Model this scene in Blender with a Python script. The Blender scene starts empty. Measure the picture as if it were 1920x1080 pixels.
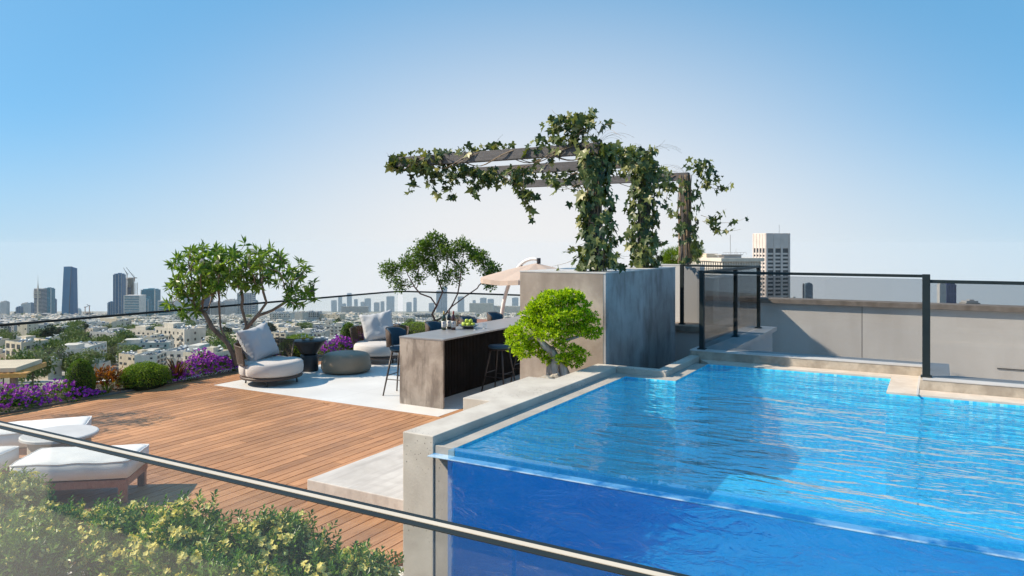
import bpy, math, random
import numpy as np
from mathutils import Vector, Matrix, noise
R = math.radians
rnd = random.Random(7)
scene = bpy.context.scene
col = scene.collection

# ---------------------------------------------------------------- camera
cam = bpy.data.objects.new('camera', bpy.data.cameras.new('camera'))
col.objects.link(cam)
cam.location = (0, 0, 2.48)
cam.rotation_euler = (R(90), 0, R(29.8))
cam.data.sensor_width = 36
cam.data.lens = 26.03
cam.data.shift_y = -80 / 1920
cam.data.clip_start = 0.05
cam.data.clip_end = 30000
scene.camera = cam

# ---------------------------------------------------------------- light
SUN = Vector((-1.07, -0.60, 1.0)).normalized()          # towards the sun
sl = bpy.data.lights.new('sun', 'SUN'); sl.energy = 4.9; sl.angle = R(0.7); sl.color = (1.0, 0.865, 0.69)
so = bpy.data.objects.new('sun', sl); col.objects.link(so)
so.rotation_euler = SUN.to_track_quat('Z', 'Y').to_euler()
world = bpy.data.worlds.new('World'); scene.world = world; world.use_nodes = True
nt = world.node_tree; nt.nodes.clear()
def wn(t, **k):
    n = nt.nodes.new(t)
    for a, b in k.items(): setattr(n, a, b)
    return n
tc = wn('ShaderNodeTexCoord')
# the ground falls away from this roof, so the horizon lies about 5 degrees below eye level
va = wn('ShaderNodeVectorMath', operation='ADD'); va.inputs[1].default_value = (0, 0, 0.10)
sep = wn('ShaderNodeSeparateXYZ'); cmb = wn('ShaderNodeCombineXYZ'); mx = wn('ShaderNodeMath', operation='MAXIMUM'); mx.inputs[1].default_value = 0.012
nt.links.new(tc.outputs['Generated'], va.inputs[0]); nt.links.new(va.outputs[0], sep.inputs[0])
nt.links.new(sep.outputs[0], cmb.inputs[0]); nt.links.new(sep.outputs[1], cmb.inputs[1]); nt.links.new(sep.outputs[2], mx.inputs[0]); nt.links.new(mx.outputs[0], cmb.inputs[2])
nrm = wn('ShaderNodeVectorMath', operation='NORMALIZE'); nt.links.new(cmb.outputs[0], nrm.inputs[0])
sky = wn('ShaderNodeTexSky', sky_type='NISHITA'); sky.sun_disc = False
sky.sun_elevation = math.asin(SUN.z); sky.sun_rotation = math.atan2(SUN.x, SUN.y)
sky.altitude = 0; sky.air_density = 1.0; sky.dust_density = 0.35; sky.ozone_density = 2.2
nt.links.new(nrm.outputs[0], sky.inputs[0])
# pale bank of humid air low over the city, palest over the middle of the skyline
def dotn(v):
    n = wn('ShaderNodeVectorMath', operation='DOT_PRODUCT'); n.inputs[1].default_value = v
    nt.links.new(tc.outputs['Generated'], n.inputs[0]); return n.outputs['Value']
def mth(op, a, b_=None):
    n = wn('ShaderNodeMath', operation=op)
    for k_, q_ in ((0, a), (1, b_)):
        if q_ is None: continue
        if isinstance(q_, (int, float)): n.inputs[k_].default_value = q_
        else: nt.links.new(q_, n.inputs[k_])
    return n.outputs[0]
gu = mth('DIVIDE', dotn((0.890, 0.456, 0.0)), 0.66)
gw = mth('DIVIDE', mth('ADD', dotn((0, 0, 1.0)), 0.09), 0.48)
rr_ = mth('SQRT', mth('ADD', mth('MULTIPLY', gu, gu), mth('MULTIPLY', gw, gw)))
mr = wn('ShaderNodeMapRange', interpolation_type='SMOOTHSTEP'); mr.inputs[1].default_value = 1.06; mr.inputs[2].default_value = 0.16; mr.inputs[3].default_value = 0; mr.inputs[4].default_value = 0.97
nt.links.new(rr_, mr.inputs[0])
hz = wn('ShaderNodeMapRange', interpolation_type='SMOOTHSTEP'); hz.inputs[1].default_value = 0.27; hz.inputs[2].default_value = 0.0; hz.inputs[3].default_value = 0; hz.inputs[4].default_value = 0.95
nt.links.new(sep.outputs[2], hz.inputs[0])
mxx = wn('ShaderNodeMath', operation='MAXIMUM'); nt.links.new(mr.outputs[0], mxx.inputs[0]); nt.links.new(hz.outputs[0], mxx.inputs[1])
tint = wn('ShaderNodeMix', data_type='RGBA', blend_type='MULTIPLY'); tint.inputs[0].default_value = 1; tint.inputs[7].default_value = (1.06, 1.24, 1.20, 1)
hs = wn('ShaderNodeHueSaturation'); hs.inputs['Saturation'].default_value = 1.08; nt.links.new(sky.outputs[0], hs.inputs['Color']); nt.links.new(hs.outputs[0], tint.inputs[6])
mixc = wn('ShaderNodeMix', data_type='RGBA'); mixc.inputs[7].default_value = (5.55, 5.5, 5.5, 1)
mb_ = wn('ShaderNodeMix', data_type='RGBA'); mb_.inputs[0].default_value = 0.62; mb_.inputs[7].default_value = (0.86, 2.70, 4.65, 1); nt.links.new(tint.outputs[2], mb_.inputs[6])
mh_ = wn('ShaderNodeMix', data_type='RGBA'); mh_.inputs[7].default_value = (3.5, 4.3, 5.0, 1); nt.links.new(hz.outputs[0], mh_.inputs[0]); nt.links.new(mb_.outputs[2], mh_.inputs[6])
nt.links.new(mr.outputs[0], mixc.inputs[0]); nt.links.new(mh_.outputs[2], mixc.inputs[6])
bg = wn('ShaderNodeBackground'); bg.inputs[1].default_value = 0.115
nt.links.new(mixc.outputs[2], bg.inputs[0]); wo = wn('ShaderNodeOutputWorld'); nt.links.new(bg.outputs[0], wo.inputs[0])

scene.view_settings.view_transform = 'Standard'; scene.view_settings.look = 'None'
scene.view_settings.exposure = 0.48; scene.view_settings.gamma = 1
scene.view_settings.use_curve_mapping = False
scene.render.engine = 'CYCLES'
cy = scene.cycles
cy.use_denoising = True
try: cy.denoiser = 'OPENIMAGEDENOISE'
except Exception: pass
cy.use_adaptive_sampling = True; cy.adaptive_threshold = 0.02
cy.max_bounces = 8; cy.diffuse_bounces = 4; cy.glossy_bounces = 4; cy.transmission_bounces = 6; cy.transparent_max_bounces = 24; cy.volume_bounces = 1
cy.caustics_reflective = False; cy.caustics_refractive = False
cy.sample_clamp_indirect = 6

# ---------------------------------------------------------------- helpers
CA, SA = math.cos(R(29.8)), math.sin(R(29.8))
def fw(a, b):                      # a metres to the right of, b metres ahead of the view axis
    return (a * CA - b * SA, a * SA + b * CA)
def ground_z(x, y):
    return -30 - 0.0865 * max(0.0, -x * SA + y * CA)

ORIG = {}
def put(o, parent=None):
    col.objects.link(o)
    if parent is not None: o.parent = parent
    return o
def tag(o, label=None, cat=None, group=None, kind=None):
    for k, v in (('label', label), ('category', cat), ('group', group), ('kind', kind)):
        if v: o[k] = v
    return o
def thing(name, label, cat, loc=(0, 0, 0), rz=0, group=None):
    o = bpy.data.objects.new(name, None); o.empty_display_size = 0.2
    put(o); o.location = loc; o.rotation_euler = (0, 0, rz)
    ORIG[o.name] = Vector(loc)
    return tag(o, label, cat, group)
def copy_tree(o, parent=None):
    c = o.copy(); col.objects.link(c)
    if parent is not None: c.parent = parent
    for ch in list(o.children): copy_tree(ch, c)
    return c
def relabel(c, label, loc, rz=None, sc=None, cat=None, group=None):
    c['label'] = label; c.location = loc
    if rz is not None: c.rotation_euler = (0, 0, rz)
    if sc is not None: c.scale = (sc, sc, sc) if not hasattr(sc, '__len__') else sc
    if cat: c['category'] = cat
    if group: c['group'] = group
    return c

class MB:
    def __init__(s): s.v = []; s.f = []; s.m = []; s.mi = 0
    def add(s, vs, fs):
        n = len(s.v); s.v.extend([tuple(p) for p in vs])
        for f in fs: s.f.append(tuple(i + n for i in f)); s.m.append(s.mi)
        return s
    def box(s, x0, x1, y0, y1, z0, z1):
        return s.add([(x0,y0,z0),(x1,y0,z0),(x1,y1,z0),(x0,y1,z0),(x0,y0,z1),(x1,y0,z1),(x1,y1,z1),(x0,y1,z1)],
                     [(0,3,2,1),(4,5,6,7),(0,1,5,4),(1,2,6,5),(2,3,7,6),(3,0,4,7)])
    def obox(s, c, d, rz=0, rx=0, ry=0):
        M = Matrix.Translation(c) @ Matrix.Rotation(rz, 4, 'Z') @ Matrix.Rotation(ry, 4, 'Y') @ Matrix.Rotation(rx, 4, 'X')
        h = [q / 2 for q in d]
        vs = [M @ Vector(p) for p in [(-h[0],-h[1],-h[2]),(h[0],-h[1],-h[2]),(h[0],h[1],-h[2]),(-h[0],h[1],-h[2]),(-h[0],-h[1],h[2]),(h[0],-h[1],h[2]),(h[0],h[1],h[2]),(-h[0],h[1],h[2])]]
        return s.add(vs, [(0,3,2,1),(4,5,6,7),(0,1,5,4),(1,2,6,5),(2,3,7,6),(3,0,4,7)])
    def prism(s, pts, z0, z1):
        n = len(pts)
        vs = [(p[0], p[1], z0) for p in pts] + [(p[0], p[1], z1) for p in pts]
        return s.add(vs, [tuple(range(n))[::-1], tuple(range(n, 2 * n))] + [(i, (i + 1) % n, n + (i + 1) % n, n + i) for i in range(n)])
    def tube(s, pts, rad, n=8, cap=True):
        pts = [Vector(p) for p in pts]
        if not hasattr(rad, '__len__'): rad = [rad] * len(pts)
        up = None; rings = []
        for i, p in enumerate(pts):
            d = (pts[min(i + 1, len(pts) - 1)] - pts[max(i - 1, 0)])
            if d.length < 1e-9: d = Vector((0, 0, 1))
            d.normalize()
            if up is None: up = Vector((1, 0, 0)) if abs(d.x) < 0.8 else Vector((0, 1, 0))
            a = (up - d * up.dot(d)); a.normalize(); b = d.cross(a); up = a
            rings.append([p + (a * math.cos(t) + b * math.sin(t)) * rad[i] for t in [2 * math.pi * k / n for k in range(n)]])
        vs = [q for r_ in rings for q in r_]; fs = []
        for i in range(len(pts) - 1):
            for k in range(n):
                fs.append((i*n+k, i*n+(k+1) % n, (i+1)*n+(k+1) % n, (i+1)*n+k))
        if cap: fs += [tuple(range(n))[::-1], tuple((len(pts)-1)*n + k for k in range(n))]
        return s.add(vs, fs)
    def lathe(s, prof, c=(0, 0, 0), n=32, sx=1, sy=1, wob=None):
        vs = []; fs = []
        for (r, z) in prof:
            for k in range(n):
                t = 2 * math.pi * k / n
                q = r * (wob(t) if wob else 1)
                vs.append((c[0] + q * sx * math.cos(t), c[1] + q * sy * math.sin(t), c[2] + z))
        for i in range(len(prof) - 1):
            for k in range(n):
                fs.append((i*n+k, i*n+(k+1) % n, (i+1)*n+(k+1) % n, (i+1)*n+k))
        if prof[0][0] > 1e-6: fs.append(tuple(range(n))[::-1])
        if prof[-1][0] > 1e-6: fs.append(tuple((len(prof)-1)*n + k for k in range(n)))
        return s.add(vs, fs)
    def leaf(s, p, d, nrm, L, W, fold=0.25):
        d = d.normalized(); sd = d.cross(nrm)
        if sd.length < 1e-5: sd = d.orthogonal()
        sd.normalize(); up = sd.cross(d)
        a = p; b = p + d * L - up * (L * 0.12); m = p + d * (L * 0.45)
        l = m + sd * (W / 2) + up * (W * fold); r_ = m - sd * (W / 2) + up * (W * fold)
        return s.add([a, l, b, r_], [(0, 1, 2), (0, 2, 3)])
    def blob(s, c, r, n1=10, n2=7, amp=0.1, seed=0):
        vs = []; fs = []
        rr = r if hasattr(r, '__len__') else (r, r, r)
        for i in range(n2 + 1):
            ph = math.pi * i / n2
            for k in range(n1):
                t = 2 * math.pi * k / n1
                q = Vector((math.sin(ph) * math.cos(t), math.sin(ph) * math.sin(t), math.cos(ph)))
                g = 1 + amp * noise.noise(q * 1.7 + Vector((seed * 3.1, seed, 0)))
                vs.append((c[0] + q.x * rr[0] * g, c[1] + q.y * rr[1] * g, c[2] + q.z * rr[2] * g))
        for i in range(n2):
            for k in range(n1):
                fs.append((i*n1+k, (i+1)*n1+k, (i+1)*n1+(k+1) % n1, i*n1+(k+1) % n1))
        return s.add(vs, fs)
    def build(s, name, mat=None, parent=None, smooth=False, bevel=0, seg=2, world=True, sub=0):
        off = Vector((0, 0, 0))
        if parent is not None and world:
            off = ORIG.get(parent.name, Vector((0, 0, 0)))
        me = bpy.data.meshes.new(name)
        vs = [(a - off.x, b - off.y, c - off.z) for a, b, c in s.v] if off.length else s.v
        me.from_pydata(vs, [], s.f)
        mats = mat if isinstance(mat, (list, tuple)) else [mat]
        for m in mats:
            if m is not None: me.materials.append(m)
        if len(mats) > 1: me.polygons.foreach_set('material_index', s.m)
        if smooth: me.polygons.foreach_set('use_smooth', [True] * len(me.polygons))
        me.validate(); me.update()
        o = bpy.data.objects.new(name, me); put(o, parent)
        ORIG[o.name] = off
        if bevel:
            b = o.modifiers.new('bevel', 'BEVEL'); b.width = bevel; b.segments = seg; b.limit_method = 'ANGLE'; b.angle_limit = R(40)
        if sub:
            b = o.modifiers.new('sub', 'SUBSURF'); b.levels = sub; b.render_levels = sub
        return o

def rv(r=rnd):
    while True:
        v = Vector((r.uniform(-1, 1), r.uniform(-1, 1), r.uniform(-1, 1)))
        if 0.05 < v.length < 1: return v.normalized()

# ---------------------------------------------------------------- materials
def node_mat(name):
    m = bpy.data.materials.new(name); m.use_nodes = True
    t = m.node_tree; b = t.nodes['Principled BSDF']
    return m, t, b
def N(t, typ, ins=None, **k):
    n = t.nodes.new(typ)
    for a, b in k.items(): setattr(n, a, b)
    for a, b in (ins or {}).items():
        if isinstance(b, bpy.types.NodeSocket): t.links.new(b, n.inputs[a])
        else: n.inputs[a].default_value = b
    return n
def rgb(c): return (c[0], c[1], c[2], 1)
def ramp(t, fac, stops, interp='LINEAR'):
    n = t.nodes.new('ShaderNodeValToRGB'); n.color_ramp.interpolation = interp
    e = n.color_ramp.elements
    while len(e) < len(stops): e.new(0.5)
    for i, (p, c) in enumerate(stops): e[i].position = p; e[i].color = rgb(c)
    t.links.new(fac, n.inputs[0]); return n.outputs[0]
def coords(t, sc=(1, 1, 1), kind='Object'):
    c = N(t, 'ShaderNodeTexCoord'); mp = N(t, 'ShaderNodeMapping', {0: c.outputs[kind], 3: sc}); return mp.outputs[0]
def pmat(name, stops, scale=3, rough=0.6, stretch=(1, 1, 1), bump=0.0, bscale=60, metallic=0, spec=0.5, detail=6, dist=0.0, rvar=0.0, coat=0, bdist=0.01):
    m, t, b = node_mat(name)
    co = coords(t, stretch)
    n1 = N(t, 'ShaderNodeTexNoise', {'Vector': co, 'Scale': scale, 'Detail': detail, 'Roughness': 0.6, 'Distortion': dist})
    if len(stops) == 1: b.inputs['Base Color'].default_value = rgb(stops[0][1])
    else: t.links.new(ramp(t, n1.outputs[0], stops), b.inputs['Base Color'])
    b.inputs['Roughness'].default_value = rough; b.inputs['Metallic'].default_value = metallic
    b.inputs['Specular IOR Level'].default_value = spec
    if coat: b.inputs['Coat Weight'].default_value = coat
    if rvar:
        mr_ = N(t, 'ShaderNodeMapRange', {0: n1.outputs[0], 1: 0.3, 2: 0.7, 3: rough - rvar, 4: rough + rvar}); t.links.new(mr_.outputs[0], b.inputs['Roughness'])
    if bump:
        n2 = N(t, 'ShaderNodeTexNoise', {'Vector': co, 'Scale': bscale, 'Detail': 4})
        bp = N(t, 'ShaderNodeBump', {'Strength': bump, 'Distance': bdist, 'Height': n2.outputs[0]}); t.links.new(bp.outputs[0], b.inputs['Normal'])
    return m
def leafmat(name, stops, rough=0.45, trans=0.3, spec=0.4, tcol=None, flower=False):
    m, t, b = node_mat(name)
    g = N(t, 'ShaderNodeNewGeometry')
    c = ramp(t, g.outputs['Random Per Island'], stops)
    t.links.new(c, b.inputs['Base Color']); b.inputs['Roughness'].default_value = rough; b.inputs['Specular IOR Level'].default_value = spec
    tr = N(t, 'ShaderNodeBsdfTranslucent')
    mul = N(t, 'ShaderNodeMix', {0: 1.0, 6: c, 7: rgb(tcol or (1.25, 1.3, 0.6))}, data_type='RGBA', blend_type='MULTIPLY')
    t.links.new(mul.outputs[2], tr.inputs[0])
    mxs = N(t, 'ShaderNodeMixShader', {0: trans, 1: b.outputs[0], 2: tr.outputs[0]})
    t.links.new(mxs.outputs[0], t.nodes['Material Output'].inputs[0])
    return m
def clearmat(name, tcol, ior=1.45, rough=0.0, bump=None, gcol=(1, 1, 1), vol=None, refr=0, body=None):
    """clear sheet: Fresnel mix of what shows through and what is mirrored"""
    m, t, b = node_mat(name); t.nodes.remove(b)
    tr = N(t, 'ShaderNodeBsdfTransparent', {0: rgb(tcol)})
    gl = N(t, 'ShaderNodeBsdfGlossy', {'Color': rgb(gcol), 'Roughness': rough})
    geo = N(t, 'ShaderNodeNewGeometry')
    fr = N(t, 'ShaderNodeFresnel', {'IOR': ior})
    if bump:
        h = bump(t); bp = N(t, 'ShaderNodeBump', {'Strength': h[1], 'Distance': h[2], 'Height': h[0]})
        t.links.new(bp.outputs[0], gl.inputs['Normal']); t.links.new(bp.outputs[0], fr.inputs['Normal'])
    # light meets the far side of the sheet from inside: use the same plain Fresnel there
    thru = tr
    if refr:
        thru = N(t, 'ShaderNodeBsdfRefraction', {'Color': rgb(tcol), 'Roughness': 0.0, 'IOR': refr})
        if bump: t.links.new(bp.outputs[0], thru.inputs['Normal'])
    if body:      # diffuse colour standing in for scattered light
        df = N(t, 'ShaderNodeBsdfDiffuse', {'Color': rgb(body[0])})
        thru = N(t, 'ShaderNodeMixShader', {0: body[1], 1: thru.outputs[0], 2: df.outputs[0]})
    mx_ = N(t, 'ShaderNodeMixShader', {0: fr.outputs[0], 1: thru.outputs[0], 2: gl.outputs[0]})
    inv = N(t, 'ShaderNodeMixShader', {0: geo.outputs['Backfacing'], 1: mx_.outputs[0], 2: tr.outputs[0]})
    t.links.new(inv.outputs[0], t.nodes['Material Output'].inputs[0])
    if vol:
        va_ = N(t, 'ShaderNodeVolumeAbsorption', {'Color': rgb(vol[0]), 'Density': vol[1]}); t.links.new(va_.outputs[0], t.nodes['Material Output'].inputs[1])
    return m

def wood_mat(name, stops, pw=0.14, ax=0, rough=0.55, gap=True, seglen=2.4):
    m, t, b = node_mat(name)
    c = N(t, 'ShaderNodeTexCoord'); sp = N(t, 'ShaderNodeSeparateXYZ', {0: c.outputs['Object']})
    A, B = (sp.outputs[0], sp.outputs[1]) if ax == 0 else (sp.outputs[1], sp.outputs[0])
    g = N(t, 'ShaderNodeNewGeometry')
    ri = g.outputs['Random Per Island']
    off = N(t, 'ShaderNodeMath', {0: ri, 1: 60.0}, operation='MULTIPLY')
    al = N(t, 'ShaderNodeMath', {0: B, 1: off.outputs[0]}, operation='ADD')
    v = N(t, 'ShaderNodeCombineXYZ', {0: A, 1: al.outputs[0], 2: sp.outputs[2]})
    mp = N(t, 'ShaderNodeMapping', {0: v.outputs[0], 3: (28, 1.3, 8)})
    n1 = N(t, 'ShaderNodeTexNoise', {'Vector': mp.outputs[0], 'Scale': 1.6, 'Detail': 8, 'Roughness': 0.65, 'Distortion': 0.8})
    base = ramp(t, n1.outputs[0], stops)
    hs = N(t, 'ShaderNodeMapRange', {0: ri, 1: 0, 2: 1, 3: 0.80, 4: 1.15})
    mu = N(t, 'ShaderNodeMix', {0: 1.0, 6: base, 7: hs.outputs[0]}, data_type='RGBA', blend_type='MULTIPLY')
    # knots
    mk = N(t, 'ShaderNodeMapping', {0: v.outputs[0], 3: (5.5, 2.2, 1)})
    vo = N(t, 'ShaderNodeTexVoronoi', {'Vector': mk.outputs[0], 'Scale': 1.0})
    kn = N(t, 'ShaderNodeMapRange', {0: vo.outputs['Distance'], 1: 0.03, 2: 0.10, 3: 0.62, 4: 0})
    mu2 = N(t, 'ShaderNodeMix', {0: kn.outputs[0], 6: mu.outputs[2], 7: (0.16, 0.07, 0.035, 1)}, data_type='RGBA')
    big = N(t, 'ShaderNodeTexNoise', {'Vector': c.outputs['Object'], 'Scale': 0.7, 'Detail': 7, 'Roughness': 0.65})
    bm_ = N(t, 'ShaderNodeMapRange', {0: big.outputs[0], 1: 0.36, 2: 0.64, 3: 0.80, 4: 1.12})
    mu3 = N(t, 'ShaderNodeMix', {0: 1.0, 6: mu2.outputs[2], 7: bm_.outputs[0]}, data_type='RGBA', blend_type='MULTIPLY')
    t.links.new(mu3.outputs[2], b.inputs['Base Color'])
    rr2 = N(t, 'ShaderNodeMapRange', {0: big.outputs[0], 1: 0.36, 2: 0.64, 3: rough - 0.12, 4: rough + 0.15}); t.links.new(rr2.outputs[0], b.inputs['Roughness'])
    bp = N(t, 'ShaderNodeBump', {'Strength': 0.25, 'Distance': 0.004, 'Height': n1.outputs[0]}); t.links.new(bp.outputs[0], b.inputs['Normal'])
    return m

M = {}
M['deck'] = wood_mat('deck_wood', [(0.25, (0.285, 0.132, 0.059)), (0.5, (0.45, 0.224, 0.107)), (0.75, (0.545, 0.298, 0.153))])
M['deck_dark'] = pmat('deck_joist', [(0.4, (0.06, 0.035, 0.025)), (0.6, (0.03, 0.02, 0.015))])

def concrete(name, c0, c1, pits=True, scale=2.2, rough=0.75, streak=None, pit_amt=0.7, pit_scale=26):
    m, t, b = node_mat(name)
    co = coords(t)
    n1 = N(t, 'ShaderNodeTexNoise', {'Vector': co, 'Scale': scale, 'Detail': 9, 'Roughness': 0.62, 'Distortion': 0.4})
    c = ramp(t, n1.outputs[0], [(0.38, c0), (0.62, c1)])
    if streak:
        ms = N(t, 'ShaderNodeMapping', {0: co, 3: streak[0]})
        n3 = N(t, 'ShaderNodeTexNoise', {'Vector': ms.outputs[0], 'Scale': 1, 'Detail': 7, 'Roughness': 0.6})
        k = N(t, 'ShaderNodeMapRange', {0: n3.outputs[0], 1: 0.47, 2: 0.62, 3: 0, 4: streak[2]})
        c = N(t, 'ShaderNodeMix', {0: k.outputs[0], 6: c, 7: rgb(streak[1])}, data_type='RGBA').outputs[2]
    h = n1.outputs[0]
    if pits:
        vo = N(t, 'ShaderNodeTexVoronoi', {'Vector': co, 'Scale': pit_scale})
        th = N(t, 'ShaderNodeTexNoise', {'Vector': co, 'Scale': 2.0, 'Detail': 2})
        thr = N(t, 'ShaderNodeMapRange', {0: th.outputs[0], 1: 0.42, 2: 0.70, 3: 0.0, 4: 0.26})
        k = N(t, 'ShaderNodeMath', {0: vo.outputs['Distance'], 1: thr.outputs[0]}, operation='LESS_THAN')
        k2 = N(t, 'ShaderNodeMath', {0: k.outputs[0], 1: pit_amt}, operation='MULTIPLY')
        c = N(t, 'ShaderNodeMix', {0: k2.outputs[0], 6: c, 7: rgb([q * 0.35 for q in c0])}, data_type='RGBA').outputs[2]
    n2 = N(t, 'ShaderNodeTexNoise', {'Vector': co, 'Scale': 55, 'Detail': 5})
    bp = N(t, 'ShaderNodeBump', {'Strength': 0.22, 'Distance': 0.006, 'Height': n2.outputs[0]})
    t.links.new(c, b.inputs['Base Color']); t.links.new(bp.outputs[0], b.inputs['Normal']); b.inputs['Roughness'].default_value = rough
    return m
M['conc'] = concrete('light_concrete', (0.47, 0.43, 0.39), (0.60, 0.56, 0.52), pits=True, pit_amt=0.5)
M['conc_step'] = concrete('step_concrete', (0.46, 0.43, 0.40), (0.58, 0.55, 0.52), pits=False, streak=((9, 0.8, 6), (0.36, 0.33, 0.31), 0.5))
M['conc_pit'] = concrete('pitted_concrete', (0.46, 0.42, 0.37), (0.58, 0.54, 0.48), pits=True, pit_amt=0.85, pit_scale=32)
M['conc_grey'] = concrete('grey_concrete', (0.33, 0.31, 0.28), (0.43, 0.40, 0.36), pits=True, pit_amt=0.8, pit_scale=22)
M['plaster'] = concrete('mottled_plaster', (0.29, 0.235, 0.195), (0.45, 0.385, 0.33), pits=False, scale=1.5, streak=((1.9, 1.9, 1.2), (0.23, 0.185, 0.155), 0.7), rough=0.55)
M['plaster_side'] = concrete('weathered_plaster', (0.27, 0.26, 0.255), (0.46, 0.46, 0.47), pits=False, scale=1.1, streak=((2.6, 2.6, 1.1), (0.13, 0.11, 0.10), 0.7), rough=0.6)
M['kerb'] = concrete('travertine_kerb', (0.36, 0.31, 0.25), (0.52, 0.46, 0.38), pits=False, scale=7, streak=((2.5, 2.5, 1.5), (0.26, 0.22, 0.18), 0.6))
M['kerb_top'] = pmat('kerb_top', [(0.3, (0.50, 0.49, 0.48)), (0.7, (0.60, 0.59, 0.58))], rough=0.5)
M['strip'] = concrete('pool_surround_stone', (0.56, 0.48, 0.40), (0.66, 0.58, 0.50), pits=False, scale=5)
M['wall_panel'] = concrete('smooth_wall_render', (0.71, 0.65, 0.59), (0.79, 0.735, 0.675), pits=False, scale=0.6, streak=((1.6, 1.6, 0.22), (0.60, 0.54, 0.485), 0.45), rough=0.85)
M['wall_light'] = pmat('pale_wall_render', [(0.3, (0.56, 0.55, 0.54)), (0.7, (0.60, 0.59, 0.58))], scale=0.8, rough=0.8)
M['joint'] = pmat('joint_shadow_gap', [(0.4, (0.12, 0.11, 0.10)), (0.6, (0.10, 0.09, 0.085))])
M['cope_brown'] = concrete('brown_stone_coping', (0.20, 0.16, 0.13), (0.31, 0.26, 0.22), pits=False, scale=5)
M['rail'] = pmat('charcoal_metal', [(0.4, (0.013, 0.020, 0.022)), (0.6, (0.018, 0.026, 0.028))], rough=0.55, metallic=0.0, spec=0.25)
M['rail_strip'] = pmat('beige_rail_inlay', [(0.4, (0.62, 0.54, 0.43)), (0.6, (0.66, 0.58, 0.47))], rough=0.4)
M['glass'] = clearmat('tinted_glass', (0.72, 0.73, 0.74), 1.45)
M['glass_clear'] = clearmat('clear_glass', (0.93, 0.95, 0.95), 1.45)
M['glass_near'] = clearmat('near_glass', (0.93, 0.94, 0.93), 1.42, body=((0.62, 0.64, 0.72), 0.045))  # pale diffuse share paints the veil of reflections on the pane
M['soil'] = pmat('soil', [(0.4, (0.06, 0.042, 0.03)), (0.6, (0.10, 0.07, 0.05))], scale=20, rough=0.95, bump=0.5, bscale=60)

def tile_floor():
    m, t, b = node_mat('large_white_tiles')
    c = N(t, 'ShaderNodeTexCoord')
    br = N(t, 'ShaderNodeTexBrick', {'Vector': c.outputs['Object'], 'Color1': (0.74, 0.725, 0.70, 1), 'Color2': (0.70, 0.69, 0.67, 1), 'Mortar': (0.50, 0.48, 0.46, 1), 'Scale': 1.0, 'Mortar Size': 0.003, 'Brick Width': 1.2, 'Row Height': 1.2}, offset=0.0)
    n1 = N(t, 'ShaderNodeTexNoise', {'Vector': c.outputs['Object'], 'Scale': 1.4, 'Detail': 8})
    k = N(t, 'ShaderNodeMapRange', {0: n1.outputs[0], 1: 0.3, 2: 0.7, 3: 0.9, 4: 1.06})
    mu = N(t, 'ShaderNodeMix', {0: 1.0, 6: br.outputs[0], 7: k.outputs[0]}, data_type='RGBA', blend_type='MULTIPLY')
    t.links.new(mu.outputs[2], b.inputs['Base Color']); b.inputs['Roughness'].default_value = 0.42
    return m
M['tile'] = tile_floor()

def mosaic():
    m, t, b = node_mat('blue_glass_mosaic')
    c = N(t, 'ShaderNodeTexCoord')
    sc = N(t, 'ShaderNodeVectorMath', {0: c.outputs['Object'], 1: (1 / 0.03,) * 3}, operation='MULTIPLY')
    ad = N(t, 'ShaderNodeVectorMath', {0: sc.outputs[0], 1: (0.5, 0.5, 0.5)}, operation='ADD')
    fl = N(t, 'ShaderNodeVectorMath', {0: ad.outputs[0]}, operation='FLOOR')
    wnz = N(t, 'ShaderNodeTexWhiteNoise', {'Vector': fl.outputs[0]})
    cc = ramp(t, wnz.outputs['Value'], [(0.0, (0.05, 0.60, 0.86)), (0.35, (0.08, 0.70, 0.90)), (0.6, (0.16, 0.80, 0.93)), (0.8, (0.03, 0.48, 0.80)), (1.0, (0.42, 0.90, 0.94))])
    t.links.new(cc, b.inputs['Base Color']); b.inputs['Roughness'].default_value = 0.3
    return m
M['mosaic'] = mosaic()
def water_h(t):
    g = N(t, 'ShaderNodeTexCoord')
    m1 = N(t, 'ShaderNodeMapping', {0: g.outputs['Object'], 2: (0, 0, R(24)), 3: (1.0, 2.6, 1)})
    n1 = N(t, 'ShaderNodeTexNoise', {'Vector': m1.outputs[0], 'Scale': 1.5, 'Detail': 3, 'Roughness': 0.5, 'Distortion': 0.5})
    n2 = N(t, 'ShaderNodeTexNoise', {'Vector': m1.outputs[0], 'Scale': 6.0, 'Detail': 2, 'Roughness': 0.5, 'Distortion': 0.3})
    a = N(t, 'ShaderNodeMath', {0: n2.outputs[0], 1: 0.22}, operation='MULTIPLY')
    s_ = N(t, 'ShaderNodeMath', {0: n1.outputs[0], 1: a.outputs[0]}, operation='ADD')
    return (s_.outputs[0], 0.9, 0.072)
M['water'] = clearmat('pool_water', (0.94, 0.99, 1.0), 1.95, 0.0, water_h, (1, 1, 1), ((0.25, 0.86, 0.98), 0.30), body=((0.03, 0.40, 0.76), 0.30))
def acryl_h(t):
    g = N(t, 'ShaderNodeTexCoord'); m1 = N(t, 'ShaderNodeMapping', {0: g.outputs['Object'], 3: (1.0, 1.0, 2.6)})
    n1 = N(t, 'ShaderNodeTexNoise', {'Vector': m1.outputs[0], 'Scale': 3.2, 'Detail': 5, 'Roughness': 0.6, 'Distortion': 0.6})
    return (n1.outputs[0], 0.9, 0.065)
M['acrylic'] = clearmat('pool_acrylic', (0.86, 0.95, 1.0), 1.55, 0.0, acryl_h, refr=1.33, body=((0.010, 0.19, 0.80), 0.36))  # blue diffuse share paints the glow of lit water into the panel
HAZE_ON = True
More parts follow.
